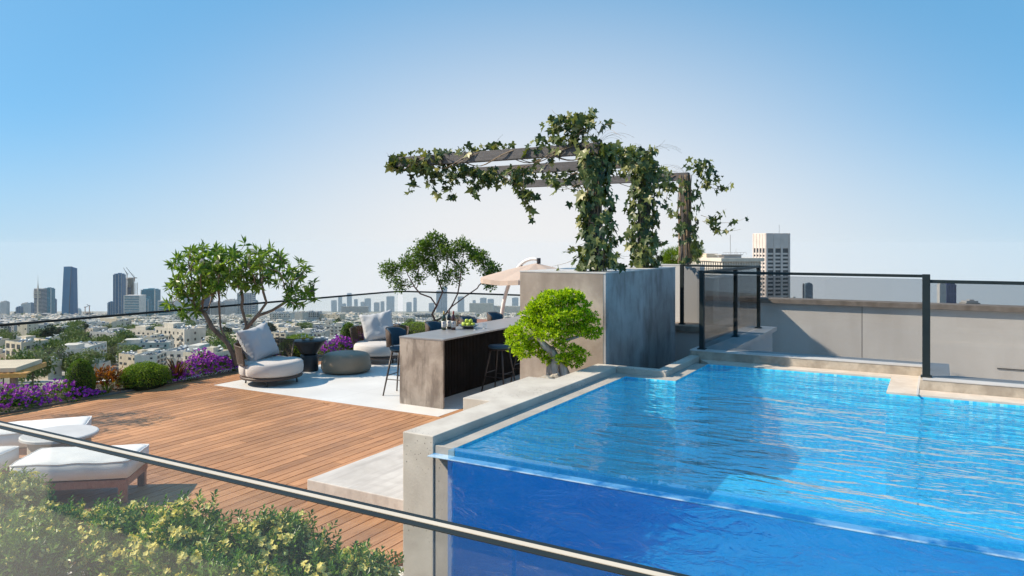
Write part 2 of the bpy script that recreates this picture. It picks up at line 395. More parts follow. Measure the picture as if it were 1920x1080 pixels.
# ================================================================ STRUCTURE: decks and floors
PO = (-3.0, 4.36)
def boards(mb, x0, x1, y0, y1, w=0.14, gap=0.012, top=0.0, th=0.028, r=random.Random(3)):
    x = x0
    while x < x1 - 0.02:
        xe = min(x + w - gap, x1)
        y = y0 - r.uniform(0, 2.2)
        while y < y1:
            ye = y + r.choice((2.4, 3.0, 3.6))
            a, b_ = max(y, y0), min(ye - 0.003, y1)
            if b_ - a > 0.05: mb.box(x, xe, a, b_, top - th, top + r.uniform(-0.0008, 0.0008))
            y = ye
        x += w
dk = MB()
boards(dk, -11.86, -3.72, 3.45, 8.66)
boards(dk, -11.86, -11.12, 8.66, 15.4)
boards(dk, -6.25, -3.72, 8.80, 9.6)
for k in range(5):      # border board along the tiles
    dk.box(-11.12 + k * 1.48, -11.12 + (k + 1) * 1.48 - 0.004, 8.665, 8.765, -0.028, 0.001)
dk.box(-11.86, -3.72, 3.42, 3.445, -0.14, 0.0)
dk.box(-3.72, -3.695, 3.42, 5.6, -0.16, 0.0)
d = dk.build('wood_deck', M['deck']); tag(d, kind='structure')
b_ = MB().box(-11.86, -3.72, 3.45, 15.4, -0.16, -0.032); tag(b_.build('floor_under_deck', M['deck_dark']), kind='structure')
b_ = MB().box(-11.115, -6.255, 8.77, 15.38, -0.03, 0.0015).box(-6.25, -4.48, 9.604, 15.38, -0.03, 0.0015)
tag(b_.build('tiled_floor', M['tile']), kind='structure')
b_ = MB().box(-14.2, 7.5, -6, 17.2, -1.4, -0.95); b_.box(-14.0, 7.3, -5.8, 17.0, -34, -1.4); b_.box(-14.2, -3.9, -6, 17.2, -0.95, -0.165)
hb = thing('terrace_building', 'the building under the roof terrace, its rough floor slab edged by the planting', 'building', (0, 0, -1.2)); b_.build('wall', M['wall_light'], hb)
# gravel bed in front of the deck
gv = MB().box(-13.0, 5.8, 1.3, 3.42, -0.16, -0.09); gv.box(-3.69, -3.44, 3.42, 5.6, -0.16, -0.09)
tag(gv.build('gravel_bed', pmat('white_gravel_base', [(0.35, (0.42, 0.40, 0.38)), (0.65, (0.66, 0.64, 0.60))], scale=60, rough=0.9, bump=0.8, bscale=80)), kind='structure')
pb = MB(); r = random.Random(5)
for i in range(2600):
    if i % 2: x, y = r.uniform(-3.68, -3.45), r.uniform(3.2, 5.55)
    else: x, y = r.uniform(-9.4, -3.5), r.uniform(2.3, 3.4)
    s_ = r.uniform(0.012, 0.028)
    pb.blob((x, y, -0.085 + r.uniform(0, 0.03)), (s_ * 1.2, s_, s_ * 0.7), 6, 4, 0.3, i)
tag(pb.build('pebbles', pmat('white_pebble', [(0.3, (0.55, 0.50, 0.45)), (0.7, (0.80, 0.78, 0.74))], scale=9, rough=0.7), smooth=True), 'white and beige pebbles strewn beside the deck edge', 'pebbles', kind='stuff')
# side floor behind the pool
b_ = MB().box(-2.66, 7.5, 9.56, 15.0, -0.16, 0.0).box(-4.6, -2.66, 12.5, 15.0, -0.16, 0.0).box(0.12, 7.5, 8.71, 9.56, -0.16, 0.0)
tag(b_.build('side_floor', M['wall_light']), kind='structure')

# ---------------------------------------------------------------- landing step at the pool
st = MB().box(-5.32, -3.73, 5.27, 8.2, 0.002, 0.20)
tag(st.build('concrete_step', M['conc_step'], bevel=0.008), 'low wide concrete step on the wooden deck beside the pool wall', 'step')

# ---------------------------------------------------------------- swimming pool
pool = thing('swimming_pool', 'raised swimming pool with a clear front wall and bright blue rippling water', 'swimming pool', (1.0, 6.2, -0.3))
cw = MB()
cw.prism([(-3.43, 4.36), (-3.152, 4.36), (-3.152, 8.0), (-3.43, 8.0), (-3.43, 6.85), (-3.72, 6.85), (-3.72, 5.60), (-3.43, 5.60)], -0.16, 1.10)
cw.box(-3.152, -2.57, 7.885, 8.0, -0.16, 1.10)
cw.box(-2.69, -2.57, 8.0, 9.215, -0.16, 1.10)
cw.build('coping_wall', M['conc_pit'], pool, bevel=0.006)
lg = MB()
lg.box(-3.150, -2.975, 4.37, 7.883, -0.3, 1.035)
lg.box(-2.975, -2.41, 7.71, 7.883, -0.3, 1.035)
lg.box(-2.568, -2.41, 7.883, 9.0, -0.3, 1.035)
lg.build('gutter_ledge', M['conc_grey'], pool, bevel=0.004)
ps = MB().prism([(-2.41, 9.002), (-0.42, 9.002), (-0.42, 8.08), (6.2, 8.08), (6.2, 8.36), (-0.14, 8.36), (-0.14, 9.225), (-2.57, 9.225)], 0.6, 1.052)
ps.build('pool_surround', M['strip'], pool)
hl = MB().box(-0.165, -0.145, 8.05, 9.22, 1.052, 1.058); hl.build('joint_strip', M['kerb_top'], pool)
# basin
ZF = 0.04
bs = MB()
poly = [(-2.972, 4.372), (6.0, 4.372), (6.0, 8.077), (-0.423, 8.077), (-0.423, 8.998), (-2.407, 8.998), (-2.407, 7.707), (-2.972, 7.707)]
n = len(poly)
vs = [(x, y, ZF) for x, y in poly] + [(x, y, 1.0345) for x, y in poly]
fs = [tuple(range(n))]
for i in range(1, n): fs.append((i, (i + 1) % n, n + (i + 1) % n, n + i)) 
bs.add(vs, fs).build('basin', M['mosaic'], pool)
pw = [(-2.970, 4.375), (5.998, 4.375), (5.998, 8.075), (-0.425, 8.075), (-0.425, 8.996), (-2.409, 8.996), (-2.409, 7.705), (-2.970, 7.705)]
w_ = MB().prism(pw, ZF + 0.006, 1.018)
w_.build('water', M['water'], pool)
rm = MB().box(-2.974, 6.0, 4.285, 4.368, 0.981, 1.045); rm.build('panel_rim', clearmat('acrylic_rim', (0.80, 0.93, 1.0), 1.5, 0.0, body=((0.03, 0.30, 0.62), 0.22)), pool, bevel=0.006)
MB().box(-3.148, 6.0, 4.281, 4.3695, 0.9745, 0.9795).build('water_line', pmat('painted_waterline_glint', [(0.42, (0.03, 0.22, 0.50)), (0.58, (0.45, 0.62, 0.78))], scale=5, rough=0.2), pool)  # opaque strip coloured as the broken bright line at the waterline
ac = MB().box(-2.974, 6.0, 4.285, 4.368, -0.34, 0.974)
ac.build('front_panel', M['acrylic'], pool)
bw = MB().box(6.0, 6.3, 4.28, 8.36, -0.3, 1.1); bw.build('end_wall', M['conc'], pool)
ft = MB().box(-3.15, 6.3, 4.25, 8.07, -0.9, -0.345); ft.build('footing', M['conc_grey'], pool)
# kerbs behind the pool
def kerb(label, parts, tp):
    t_ = thing('stone_kerb', label, 'kerb', (parts[0][0], parts[0][2], 1.05))
    k = MB()
    for p_ in parts: k.box(*p_)
    k.build('kerb_body', M['kerb'], t_, bevel=0.003)
    k = MB()
    for p_ in tp: k.box(*p_)
    k.build('kerb_cap', M['kerb_top'], t_)
kerb('long stone kerb on the far left edge of the pool, under the widest glass panel', [(-2.69, -0.14, 9.23, 9.55, -0.1, 1.150)], [(-2.70, -0.12, 9.225, 9.555, 1.150, 1.162)])
kerb('stone kerb nearer the camera on the right of the pool, below the tall charcoal post', [(-0.136, 6.2, 8.365, 8.70, -0.1, 1.150), (-0.136, 0.12, 8.70, 9.55, -0.1, 1.150)], [(-0.118, 6.21, 8.36, 8.705, 1.150, 1.162), (-0.118, 0.125, 8.705, 9.555, 1.150, 1.162)])
# stair parapet (runs away from the pool)
t_ = thing('stair_parapet', 'low white parapet with stone cap running back from the pool corner', 'parapet', (-2.45, 9.56, 0))
MB().box(-2.66, -2.30, 9.556, 12.5, -3.2, 1.10).build('parapet_wall', M['wall_light'], t_)
MB().box(-2.70, -2.24, 9.556, 12.55, 1.10, 1.158).build('cap', M['kerb_top'], t_)
t_ = thing('stairwell_wall', 'grey wall with a dark stone cap at the back of the sunken stair', 'wall', (-3.1, 12.2, 0))
MB().box(-3.9, -2.66, 12.02, 12.5, -3.2, 1.06).build('wall_body', M['wall_light'], t_)
MB().box(-3.92, -2.705, 11.98, 12.55, 1.06, 1.155).build('cap', M['cope_brown'], t_)

# ---------------------------------------------------------------- high walls
def wall_block(label, x0, x1, y0, y1, z1, mf, ms):
    t_ = thing('high_wall', label, 'wall', (x0, y0, 0))
    MB().box(x0, x1 - 0.03, y0, y1, -3.16, z1).build('front_wall', mf, t_, bevel=0.003)
    MB().box(x1 - 0.03, x1, y0 + 0.003, y1, -3.16, z1 - 0.002).build('side_face', ms, t_)
    MB().box(x0 - 0.004, x1 + 0.004, y0 - 0.004, y1 + 0.004, z1, z1 + 0.015).build('cap_sheet', M['kerb_top'], t_)
    return t_
wall_block('tall mottled brown plaster wall behind the bonsai, its dark weathered side facing the pool', -4.47, -3.33, 8.003, 10.65, 2.15, M['plaster'], M['plaster_side'])
wall_block('pale wall block at the far end of the stairwell, under the last ivy post', -4.6, -3.50, 12.56, 12.86, 2.13, M['wall_light'], M['wall_light'])
t_ = thing('boundary_wall', 'long smooth beige wall with a brown stone coping on the right of the terrace', 'wall', (1.0, 15.1, 0))
w_ = MB(); xs = [-4.6, -1.18, 2.0, 5.2, 7.5]
for a, b2 in zip(xs[:-1], xs[1:]): w_.box(a + 0.006, b2 - 0.006, 15.0, 15.25, 0.0, 1.36)
w_.build('wall_panels', M['wall_panel'], t_)
MB().box(-4.6, 7.5, 15.015, 15.24, 0.0, 1.35).build('joint_backing', M['joint'], t_)
MB().box(-4.6, 7.5, 14.92, 15.33, 1.36, 1.45).build('coping', M['cope_brown'], t_, bevel=0.004)
MB().box(0.9, 7.5, 14.985, 15.0, 0.385, 0.40).build('ledge_line', M['joint'], t_)
t_ = thing('stair_shade_wall', 'added unseen wall behind the tall brown wall, there only to shade the stairwell', 'wall', (-4.2, 11.3, 0))  # added out of view to keep the sun off the stairwell
MB().box(-4.47, -3.95, 10.66, 11.95, 0.0, 2.14).build('wall_body', M['plaster'], t_)
# added wall, shaped so that its diagonal shadow falls on the beige wall
t_ = thing('shadow_caster_wall', 'added grey wall shaped to cast the diagonal shadow on the beige boundary wall', 'wall', (-3.45, 14.2, 0))
MB().box(-3.55, -3.35, 12.88, 14.9, 0.0, 1.88).build('wall_body', M['wall_panel'], t_)
MB().box(-3.58, -3.32, 12.87, 14.91, 1.88, 1.91).build('cap', M['kerb_top'], t_)

# bonsai bed wall (left side hidden, soil, stones)
t_ = thing('planter_bed', 'narrow raised planting bed between the pool wall and the tall wall', 'planter', (-4.1, 7.4, 0))
MB().box(-3.86, -3.80, 6.86, 8.0, 0, 0.86).box(-3.80, -3.435, 6.855, 6.90, 0, 0.86).build('bed_wall', M['conc'], t_)
MB().box(-3.80, -3.435, 6.90, 8.0, 0.0, 0.90).build('soil', M['soil'], t_)
for i, (x, y, s_, lb) in enumerate([(-3.60, 7.00, 0.09, 'small tan rock at the edge of the bonsai bed, in front of the brown wall'), (-3.62, 7.22, 0.07, 'small tan rock deeper in the bonsai bed, behind the first rock')]):
    o = MB().blob((x, y, 1.02), (s_ * 1.3, s_, s_ * 0.75), 9, 7, 0.6, i + 4).build('garden_rock', M['kerb'])
    tag(o, lb, 'rock', 'rocks in the bonsai bed')

# ---------------------------------------------------------------- glass rails of the pool
def rail_panel(mb, a, b2, z0, z1, th=0.012):
    a = Vector((a[0], a[1], 0)); b2 = Vector((b2[0], b2[1], 0)); d_ = b2 - a
    mb.obox(((a.x + b2.x) / 2, (a.y + b2.y) / 2, (z0 + z1) / 2), (d_.length, th, z1 - z0), math.atan2(d_.y, d_.x))
def post(mb, x, y, z0, z1, w=0.055): mb.box(x - w/2, x + w/2, y - w/2, y + w/2, z0, z1)
t_ = thing('glass_railing', 'grey glass railing with charcoal posts standing on the stone kerbs around the pool', 'railing', (-0.1, 8.5, 1.16))
Z0, Z1 = 1.163, 2.14
PA, PC, PD, PB, PE = (-2.58, 9.36), (-2.52, 10.9), (-2.46, 12.2), (-0.085, 8.50), (-3.70, 12.2)
for p_, zt in ((PA, Z1 + 0.02), (PC, Z1), (PD, Z1 + 0.02), (PB, Z1 + 0.05), (PE, Z1 + 0.02), (PB, Z1)):
    if p_ is PB and zt == Z1: continue
    pm = MB(); post(pm, p_[0], p_[1], Z0 - 0.002, zt, 0.07 if p_ is PB else 0.058); pm.box(p_[0] - 0.05, p_[0] + 0.05, p_[1] - 0.05, p_[1] + 0.05, Z0 - 0.003, Z0 + 0.012)
    pm.build('post', M['rail'], t_, bevel=0.003)
def bar(a, b2, z=Z1, w=0.045, h=0.032):
    q = MB(); d_ = Vector((b2[0] - a[0], b2[1] - a[1])); q.obox(((a[0]+b2[0])/2, (a[1]+b2[1])/2, z), (d_.length, w, h), math.atan2(d_.y, d_.x)); q.build('top_rail', M['rail'], t_, bevel=0.003)
PBb = (-0.085, 9.36)
bar(PA, PBb); bar(PBb, PB); bar((PB[0], PB[1]), (6.1, 8.50), Z1 - 0.02); bar(PA, PD); bar(PE, PD)
for a, b2 in ((PA, PBb), (PBb, PB), (PB, (6.1, 8.50)), (PA, PC), (PC, PD), (PE, PD)):
    q = MB(); rail_panel(q, a, b2, Z0 + 0.004, Z1 - 0.03); q.build('glass_panel', M['glass'], t_)

# ---------------------------------------------------------------- near glass balustrade
t_ = thing('glass_balustrade', 'frameless glass balustrade with a dark rail and beige inlay crossing the foreground', 'balustrade', (-2, 1.09, 0.9))
YR = 1.096; ZR = 1.975
q = MB().box(-8.0, 2.6, YR - 0.023, YR + 0.023, ZR - 0.003, ZR); TR = q.build('top_rail', M['rail'], t_, bevel=0.001)
INL = MB().box(-8.0, 2.6, YR - 0.0075, YR + 0.0065, ZR + 0.0003, ZR + 0.0015).build('rail_inlay', M['rail_strip'], TR)
xs = [-8.0, -5.3, -2.62, -0.62, 1.4, 2.6]
for a, b2 in zip(xs[:-1], xs[1:]): MB().box(a + 0.004, b2 - 0.004, YR - 0.006, YR + 0.006, 0.62, ZR - 0.0045).build('glass_panel', M['glass_near'], t_)
MB().box(-8.0, 2.6, YR - 0.05, YR + 0.05, 0.5, 0.62).build('base_channel', M['rail'], t_)
# upper terrace we stand on and the penthouse behind
tag(MB().box(-9, 6, -2.6, YR + 0.12, -0.16, 0.5).build('upper_terrace', M['wall_panel']), kind='structure')
t_ = thing('penthouse', 'penthouse facade behind the camera, mirrored faintly in the balustrade glass', 'building', (-2, -2.7, 0.5))
MB().box(-9, 6, -3.2, -2.7, 0.5, 3.5).build('wall', M['wall_panel'], t_)
for i, x in enumerate((-7.6, -5.4, -2.6, 0.4, 3.0)):
    MB().box(x, x + 1.6, -2.698, -2.68, 0.62, 2.9).build('window', M['rail'], t_)

# ---------------------------------------------------------------- far glass rail of the terrace
t_ = thing('terrace_guardrail', 'slim black handrail over clear glass along the planted edge of the terrace', 'railing', (-13.0, 16.4, 0.3))
pts = [(-13.0, 1.5, 1.2), (-13.0, 15.9, 1.2), (-12.93, 16.25, 1.2), (-12.7, 16.4, 1.2), (-3.6, 16.4, 1.24)]
MB().tube(pts, 0.022, 8).build('handrail', M['rail'], t_, smooth=True)
for (a, b2) in [((-13, 1.5), (-13, 5.4)), ((-13, 5.41), (-13, 9.2)), ((-13, 9.21), (-13, 13)), ((-13, 13.01), (-13, 16.3)), ((-12.9, 16.4), (-9.8, 16.4)), ((-9.79, 16.4), (-6.6, 16.4)), ((-6.59, 16.4), (-3.6, 16.4))]:
    q = MB(); rail_panel(q, a, b2, 0.25, 1.19); q.build('glass_panel', M['glass_clear'], t_)
# planters (troughs) along the edge
t_ = thing('edge_planter', 'long planting trough along the terrace edge, filled with soil and flowers', 'planter', (-12.4, 9, 0))
MB().box(-11.90, -11.865, 1.5, 15.4, -0.16, 0.03).box(-12.95, -12.90, 1.5, 16.3, -0.16, 0.05).box(-12.90, -4.5, 16.28, 16.33, -0.16, 0.05).box(-11.9, -4.5, 15.385, 15.42, -0.16, 0.05).build('trough_wall', pmat('grey_metal_edging', [(0.4, (0.16, 0.15, 0.14)), (0.6, (0.20, 0.19, 0.18))]), t_)
MB().box(-12.90, -11.90, 1.5, 16.28, -0.16, 0.02).box(-11.9, -4.5, 15.42, 16.28, -0.16, 0.02).build('soil', M['soil'], t_)
# ================================================================ FURNITURE
def fabric(name, c, bump=0.25, s=260):
    m, t, b = node_mat(name)
    co = coords(t)
    n1 = N(t, 'ShaderNodeTexNoise', {'Vector': co, 'Scale': 5, 'Detail': 5})
    cc = ramp(t, n1.outputs[0], [(0.3, [q * 0.93 for q in c]), (0.7, c)])
    w1 = N(t, 'ShaderNodeTexNoise', {'Vector': co, 'Scale': s, 'Detail': 2})
    n3 = N(t, 'ShaderNodeTexNoise', {'Vector': co, 'Scale': 9, 'Detail': 2})
    ad = N(t, 'ShaderNodeMath', {0: w1.outputs[0], 1: n3.outputs[0]}, operation='ADD')
    bp = N(t, 'ShaderNodeBump', {'Strength': bump, 'Distance': 0.01, 'Height': ad.outputs[0]})
    t.links.new(cc, b.inputs['Base Color']); t.links.new(bp.outputs[0], b.inputs['Normal']); b.inputs['Roughness'].default_value = 0.9
    b.inputs['Sheen Weight'].default_value = 0.15
    return m
M['cushion'] = fabric('warm_grey_fabric', (0.56, 0.52, 0.49))
M['pillow'] = fabric('blue_grey_fabric', (0.47, 0.48, 0.50))
M['white_cushion'] = fabric('white_fabric', (0.76, 0.75, 0.74), 0.15)
M['stool_blue'] = fabric('petrol_blue_fabric', (0.028, 0.085, 0.135), 0.2)
M['dark_wood'] = pmat('dark_stained_wood', [(0.3, (0.055, 0.035, 0.026)), (0.7, (0.10, 0.065, 0.05))], scale=8, stretch=(1, 1, 6), rough=0.5)
M['stool_leg'] = pmat('dark_brown_metal', [(0.4, (0.05, 0.038, 0.033)), (0.6, (0.065, 0.05, 0.043))], rough=0.4)
M['rope'] = pmat('dark_woven_rope', [(0.3, (0.028, 0.017, 0.012)), (0.7, (0.085, 0.052, 0.036))], scale=30, rough=0.7, bump=0.4, bscale=200)
M['black'] = pmat('matt_black_metal', [(0.4, (0.022, 0.022, 0.024)), (0.6, (0.030, 0.030, 0.033))], rough=0.5)
M['taupe'] = pmat('taupe_leather', [(0.3, (0.24, 0.18, 0.12)), (0.7, (0.28, 0.215, 0.15))], scale=3, rough=0.5, bump=0.15, bscale=180)
M['bar_stone'] = concrete('bar_end_stone', (0.22, 0.185, 0.155), (0.42, 0.37, 0.32), pits=False, scale=1.9, streak=((7, 7, 1.8), (0.13, 0.105, 0.088), 0.75), rough=0.5)
M['bar_top'] = pmat('bar_top_stone', [(0.3, (0.22, 0.22, 0.225)), (0.7, (0.29, 0.29, 0.30))], scale=3, rough=0.33, stretch=(1, 3, 1))
M['flute'] = pmat('black_fluted_panel', [(0.4, (0.012, 0.011, 0.011)), (0.6, (0.018, 0.016, 0.016))], rough=0.7, spec=0.15)
M['glassware'] = clearmat('drinking_glass', (0.96, 0.97, 0.97), 1.5)
M['teak'] = wood_mat('teak_slats', [(0.25, (0.22, 0.10, 0.07)), (0.5, (0.32, 0.16, 0.11)), (0.75, (0.40, 0.21, 0.15))])

# ---- bar
t_ = thing('bar_counter', 'long stone bar counter with a brown waterfall end and black fluted side', 'bar', (-6.9, 9.2, 0))
MB().box(-7.30, -6.47, 9.20, 9.232, 0.002, 1.03).build('end_panel', M['bar_stone'], t_, bevel=0.002)
MB().box(-7.30, -6.47, 13.368, 13.40, 0.002, 1.03).build('end_panel', M['bar_stone'], t_)
MB().box(-7.305, -6.465, 9.195, 13.405, 1.031, 1.055).build('worktop', M['bar_top'], t_, bevel=0.002)
fl = MB().box(-7.27, -6.95, 9.232, 13.368, 0.002, 1.029)
y = 9.25
while y < 13.3: fl.box(-6.95, -6.932, y, y + 0.026, 0.002, 1.028); y += 0.045
fl.build('fluted_panel', M['flute'], t_)

# ---- stools
def stool(back, label, loc, rz, group):
    t_ = thing('bar_stool', label, 'bar stool', (0, 0, 0), 0, group)
    s_ = MB(); s_.lathe([(0.0, 0.735), (0.15, 0.735), (0.19, 0.745), (0.20, 0.765), (0.19, 0.785), (0.12, 0.79), (0.0, 0.785)], n=28, sx=1.0, sy=0.95)
    s_.build('seat', M['stool_blue'], t_, smooth=True)
    MB().lathe([(0.0, 0.715), (0.17, 0.715), (0.178, 0.725), (0.17, 0.734), (0.0, 0.734)], n=28).build('seat_frame', M['stool_leg'], t_, smooth=True)
    for sx in (-1, 1):
        for sy in (-1, 1):
            MB().tube([(sx * 0.11, sy * 0.11, 0.72), (sx * 0.22, sy * 0.22, 0.0)], [0.019, 0.012], 8).build('leg', M['stool_leg'], t_, smooth=True)
    for z, pr in ((0.27, ((-1, -1, 1, -1), (-1, 1, 1, 1))), (0.33, ((-1, -1, -1, 1), (1, -1, 1, 1)))):
        k = 0.11 + 0.11 * (0.72 - z) / 0.72
        for q in pr: MB().tube([(q[0]*k, q[1]*k, z), (q[2]*k, q[3]*k, z)], 0.008, 6).build('footrest', M['stool_leg'], t_)
    if back:
        bm = MB(); bo = MB()
        for (mb, ro, ri, z0, z1) in ((bm, 0.235, 0.205, 0.80, 1.10), (bo, 0.248, 0.236, 0.79, 1.11)):
            vs = []; fs = []; n_ = 18
            for i in range(n_ + 1):
                a = R(-78 + 156 * i / n_) + math.pi
                e = abs(i / n_ * 2 - 1) ** 4
                za, zb = z0 + 0.05 * e, z1 - 0.07 * e
                for r_, z in ((ro, za), (ro + 0.02, zb), (ri + 0.02, zb), (ri, za)): vs.append((r_ * math.cos(a), r_ * math.sin(a), z))
            for i in range(n_):
                for k in range(4): fs.append((i*4+k, i*4+(k+1) % 4, (i+1)*4+(k+1) % 4, (i+1)*4+k))
            fs += [(3, 2, 1, 0), tuple(n_*4 + k for k in range(4))]
            mb.add(vs, fs)
        bk = bm.build('backrest', M['stool_blue'], t_, smooth=True, bevel=0.008)
        bo.build('back_shell', M['rope'], bk, smooth=True)
        for q in (0.05, -0.05): MB().tube([(-0.16, q, 0.74), (-0.235, q * 1.2, 0.84)], 0.012, 6).build('back_support', M['stool_leg'], bk)
    t_.location = loc; t_.rotation_euler = (0, 0, rz)
    return t_
s0 = stool(True, 'blue backed bar stool nearest the camera, at the left side of the bar', (-7.72, 9.78, 0), R(8), 'blue bar stools')
for y, lb in ((10.85, 'middle blue backed bar stool on the left side of the bar, only its back showing'), (11.95, 'blue backed bar stool behind the wine bottles, farthest along the left side of the bar'), (12.95, 'last blue backed bar stool, behind the fruit bowl')):
    relabel(copy_tree(s0), lb, (-7.70, y, 0), R(5))
s1 = stool(False, 'low round blue topped stool tucked under the right side of the bar, nearest the pool', (-6.42, 10.78, 0), 0, 'backless bar stools')
relabel(copy_tree(s1), 'second backless stool on the right side of the bar, half hidden by the bonsai', (-6.42, 11.75, 0), R(4))

# ---- things on the bar
def bottle(label, x, y, gcol, lcol):
    t_ = thing('wine_bottle', label, 'bottle', (x, y, 1.056), 0, 'wine bottles on the bar')
    m = pmat('bottle_glass_' + label[:5], [(0.5, gcol), (0.6, gcol)], rough=0.08, coat=0.6)
    MB().lathe([(0, 0), (0.036, 0.0), (0.038, 0.01), (0.038, 0.19), (0.034, 0.215), (0.016, 0.25), (0.0135, 0.27), (0.0135, 0.31), (0, 0.31)], n=24).build('bottle_body', m, t_, smooth=True, world=False)
    PL = MB().lathe([(0.0385, 0.045), (0.0392, 0.046), (0.0392, 0.15), (0.0385, 0.151)], n=24).build('paper_label', pmat('label_paper', [(0.45, (0.62, 0.60, 0.56)), (0.75, (0.70, 0.69, 0.66))], scale=20), t_, smooth=True, world=False)
    MB().obox((0, -0.0395, 0.12), (0.03, 0.002, 0.022)).obox((0, -0.0395, 0.09), (0.004, 0.0019, 0.05)).obox((0, -0.0395, 0.067), (0.034, 0.0021, 0.004)).build('label_print', pmat('print_blue', [(0.5, (0.08, 0.12, 0.25)), (0.6, (0.10, 0.14, 0.28))]), PL, world=False)
    MB().lathe([(0.0142, 0.262), (0.0148, 0.264), (0.0148, 0.318), (0, 0.319)], n=20).build('capsule', pmat('foil', [(0.5, lcol), (0.6, lcol)], rough=0.3), t_, smooth=True, world=False)
    t_.rotation_euler = (0, 0, R(25))
bottle('green glass wine bottle with a gold capsule, left of the two front bottles', -7.20, 10.26, (0.02, 0.035, 0.015), (0.35, 0.25, 0.08))
bottle('dark wine bottle standing behind and between the two labelled bottles', -7.19, 10.40, (0.008, 0.008, 0.009), (0.05, 0.01, 0.02))
bottle('brown red wine bottle with a dark red capsule, right of the pair on the bar', -7.06, 10.34, (0.05, 0.012, 0.012), (0.18, 0.02, 0.02))
o = MB().lathe([(0, 0.0), (0.07, 0.0), (0.09, 0.006), (0.165, 0.045), (0.178, 0.052), (0.176, 0.057), (0.16, 0.05), (0.08, 0.016), (0, 0.012)], c=(-6.98, 10.68, 1.0565), n=40).build('fruit_bowl', pmat('grey_ceramic', [(0.4, (0.15, 0.16, 0.17)), (0.6, (0.2, 0.21, 0.22))], rough=0.25), smooth=True)
tag(o, 'wide shallow grey bowl full of green apples on the bar', 'bowl')
M['apple'] = pmat('green_apple_skin', [(0.3, (0.30, 0.42, 0.03)), (0.7, (0.52, 0.60, 0.07))], scale=4, rough=0.3, coat=0.3)
ap0 = None
spots = [(-0.09, -0.02, 0.066), (-0.035, -0.075, 0.062), (0.04, -0.06, 0.064), (0.095, 0.0, 0.066), (0.04, 0.05, 0.064), (-0.03, 0.03, 0.062), (-0.07, 0.075, 0.066), (-0.02, -0.02, 0.122), (0.05, 0.0, 0.122), (0.0, 0.095, 0.066)]
wh = ['leftmost apple low in the bowl', 'front left apple low in the bowl', 'front right apple low in the bowl', 'rightmost apple low in the bowl', 'rear right apple in the bowl', 'inner apple in the middle of the bowl', 'rear left apple in the bowl', 'top left apple on the pile in the bowl', 'top right apple on the pile in the bowl', 'apple at the far rim of the bowl']
for (dx, dy, dz), wl in zip(spots, wh):
    if ap0 is None:
        t_ = thing('apple', '', 'apple', (0, 0, 0))
        MB().lathe([(0, -0.030), (0.014, -0.034), (0.030, -0.02), (0.036, 0.004), (0.031, 0.026), (0.018, 0.035), (0.006, 0.031), (0, 0.026)], n=18, wob=lambda a: 1 + 0.03 * math.cos(5 * a)).build('apple_flesh', M['apple'], t_, smooth=True)
        MB().tube([(0, 0, 0.026), (0.004, 0, 0.042)], 0.0015, 5).build('stem', M['dark_wood'], t_)
        ap0 = t_; c_ = t_
    else: c_ = copy_tree(ap0)
    relabel(c_, 'green ' + wl, (-6.98 + dx, 10.68 + dy, 1.0565 + dz), rnd.uniform(0, 6), group='green apples in the bowl')
    c_.rotation_euler = (rnd.uniform(-.4, .4), rnd.uniform(-.4, .4), rnd.uniform(0, 6))
def tumbler(label, x, y, z, drink=None, h=0.095, r_=0.036, group=None):
    t_ = thing('tumbler', label, 'glass', (x, y, z), 0, group)
    MB().lathe([(0, 0), (r_ * 0.92, 0), (r_ * 0.94, 0.004), (r_, h), (r_ - 0.003, h), (r_ * 0.9 - 0.002, 0.012), (0, 0.012)], n=24).build('glass_wall', M['glassware'], t_, smooth=True, world=False)
    if drink: MB().lathe([(0, 0.013), (r_ * 0.88, 0.013), (r_ * 0.92, h * 0.62), (0, h * 0.62)], n=24).build('drink', pmat('drink_amber', [(0.4, drink), (0.6, drink)], rough=0.15), t_, smooth=True, world=False)
    else: MB().lathe([(0, 0.001), (r_ * 0.86, 0.001), (r_ * 0.86, 0.010), (0, 0.010)], n=20).build('glass_base', pmat('thick_glass_base', [(0.4, (0.6, 0.62, 0.64)), (0.6, (0.7, 0.72, 0.74))], rough=0.1), t_, world=False)
tumbler('empty water glass on the bar in front of the bowl of apples', -6.72, 10.50, 1.056, group='glasses on the bar')
tumbler('empty water glass on the bar just right of the apple bowl', -6.70, 10.76, 1.056, group='glasses on the bar')

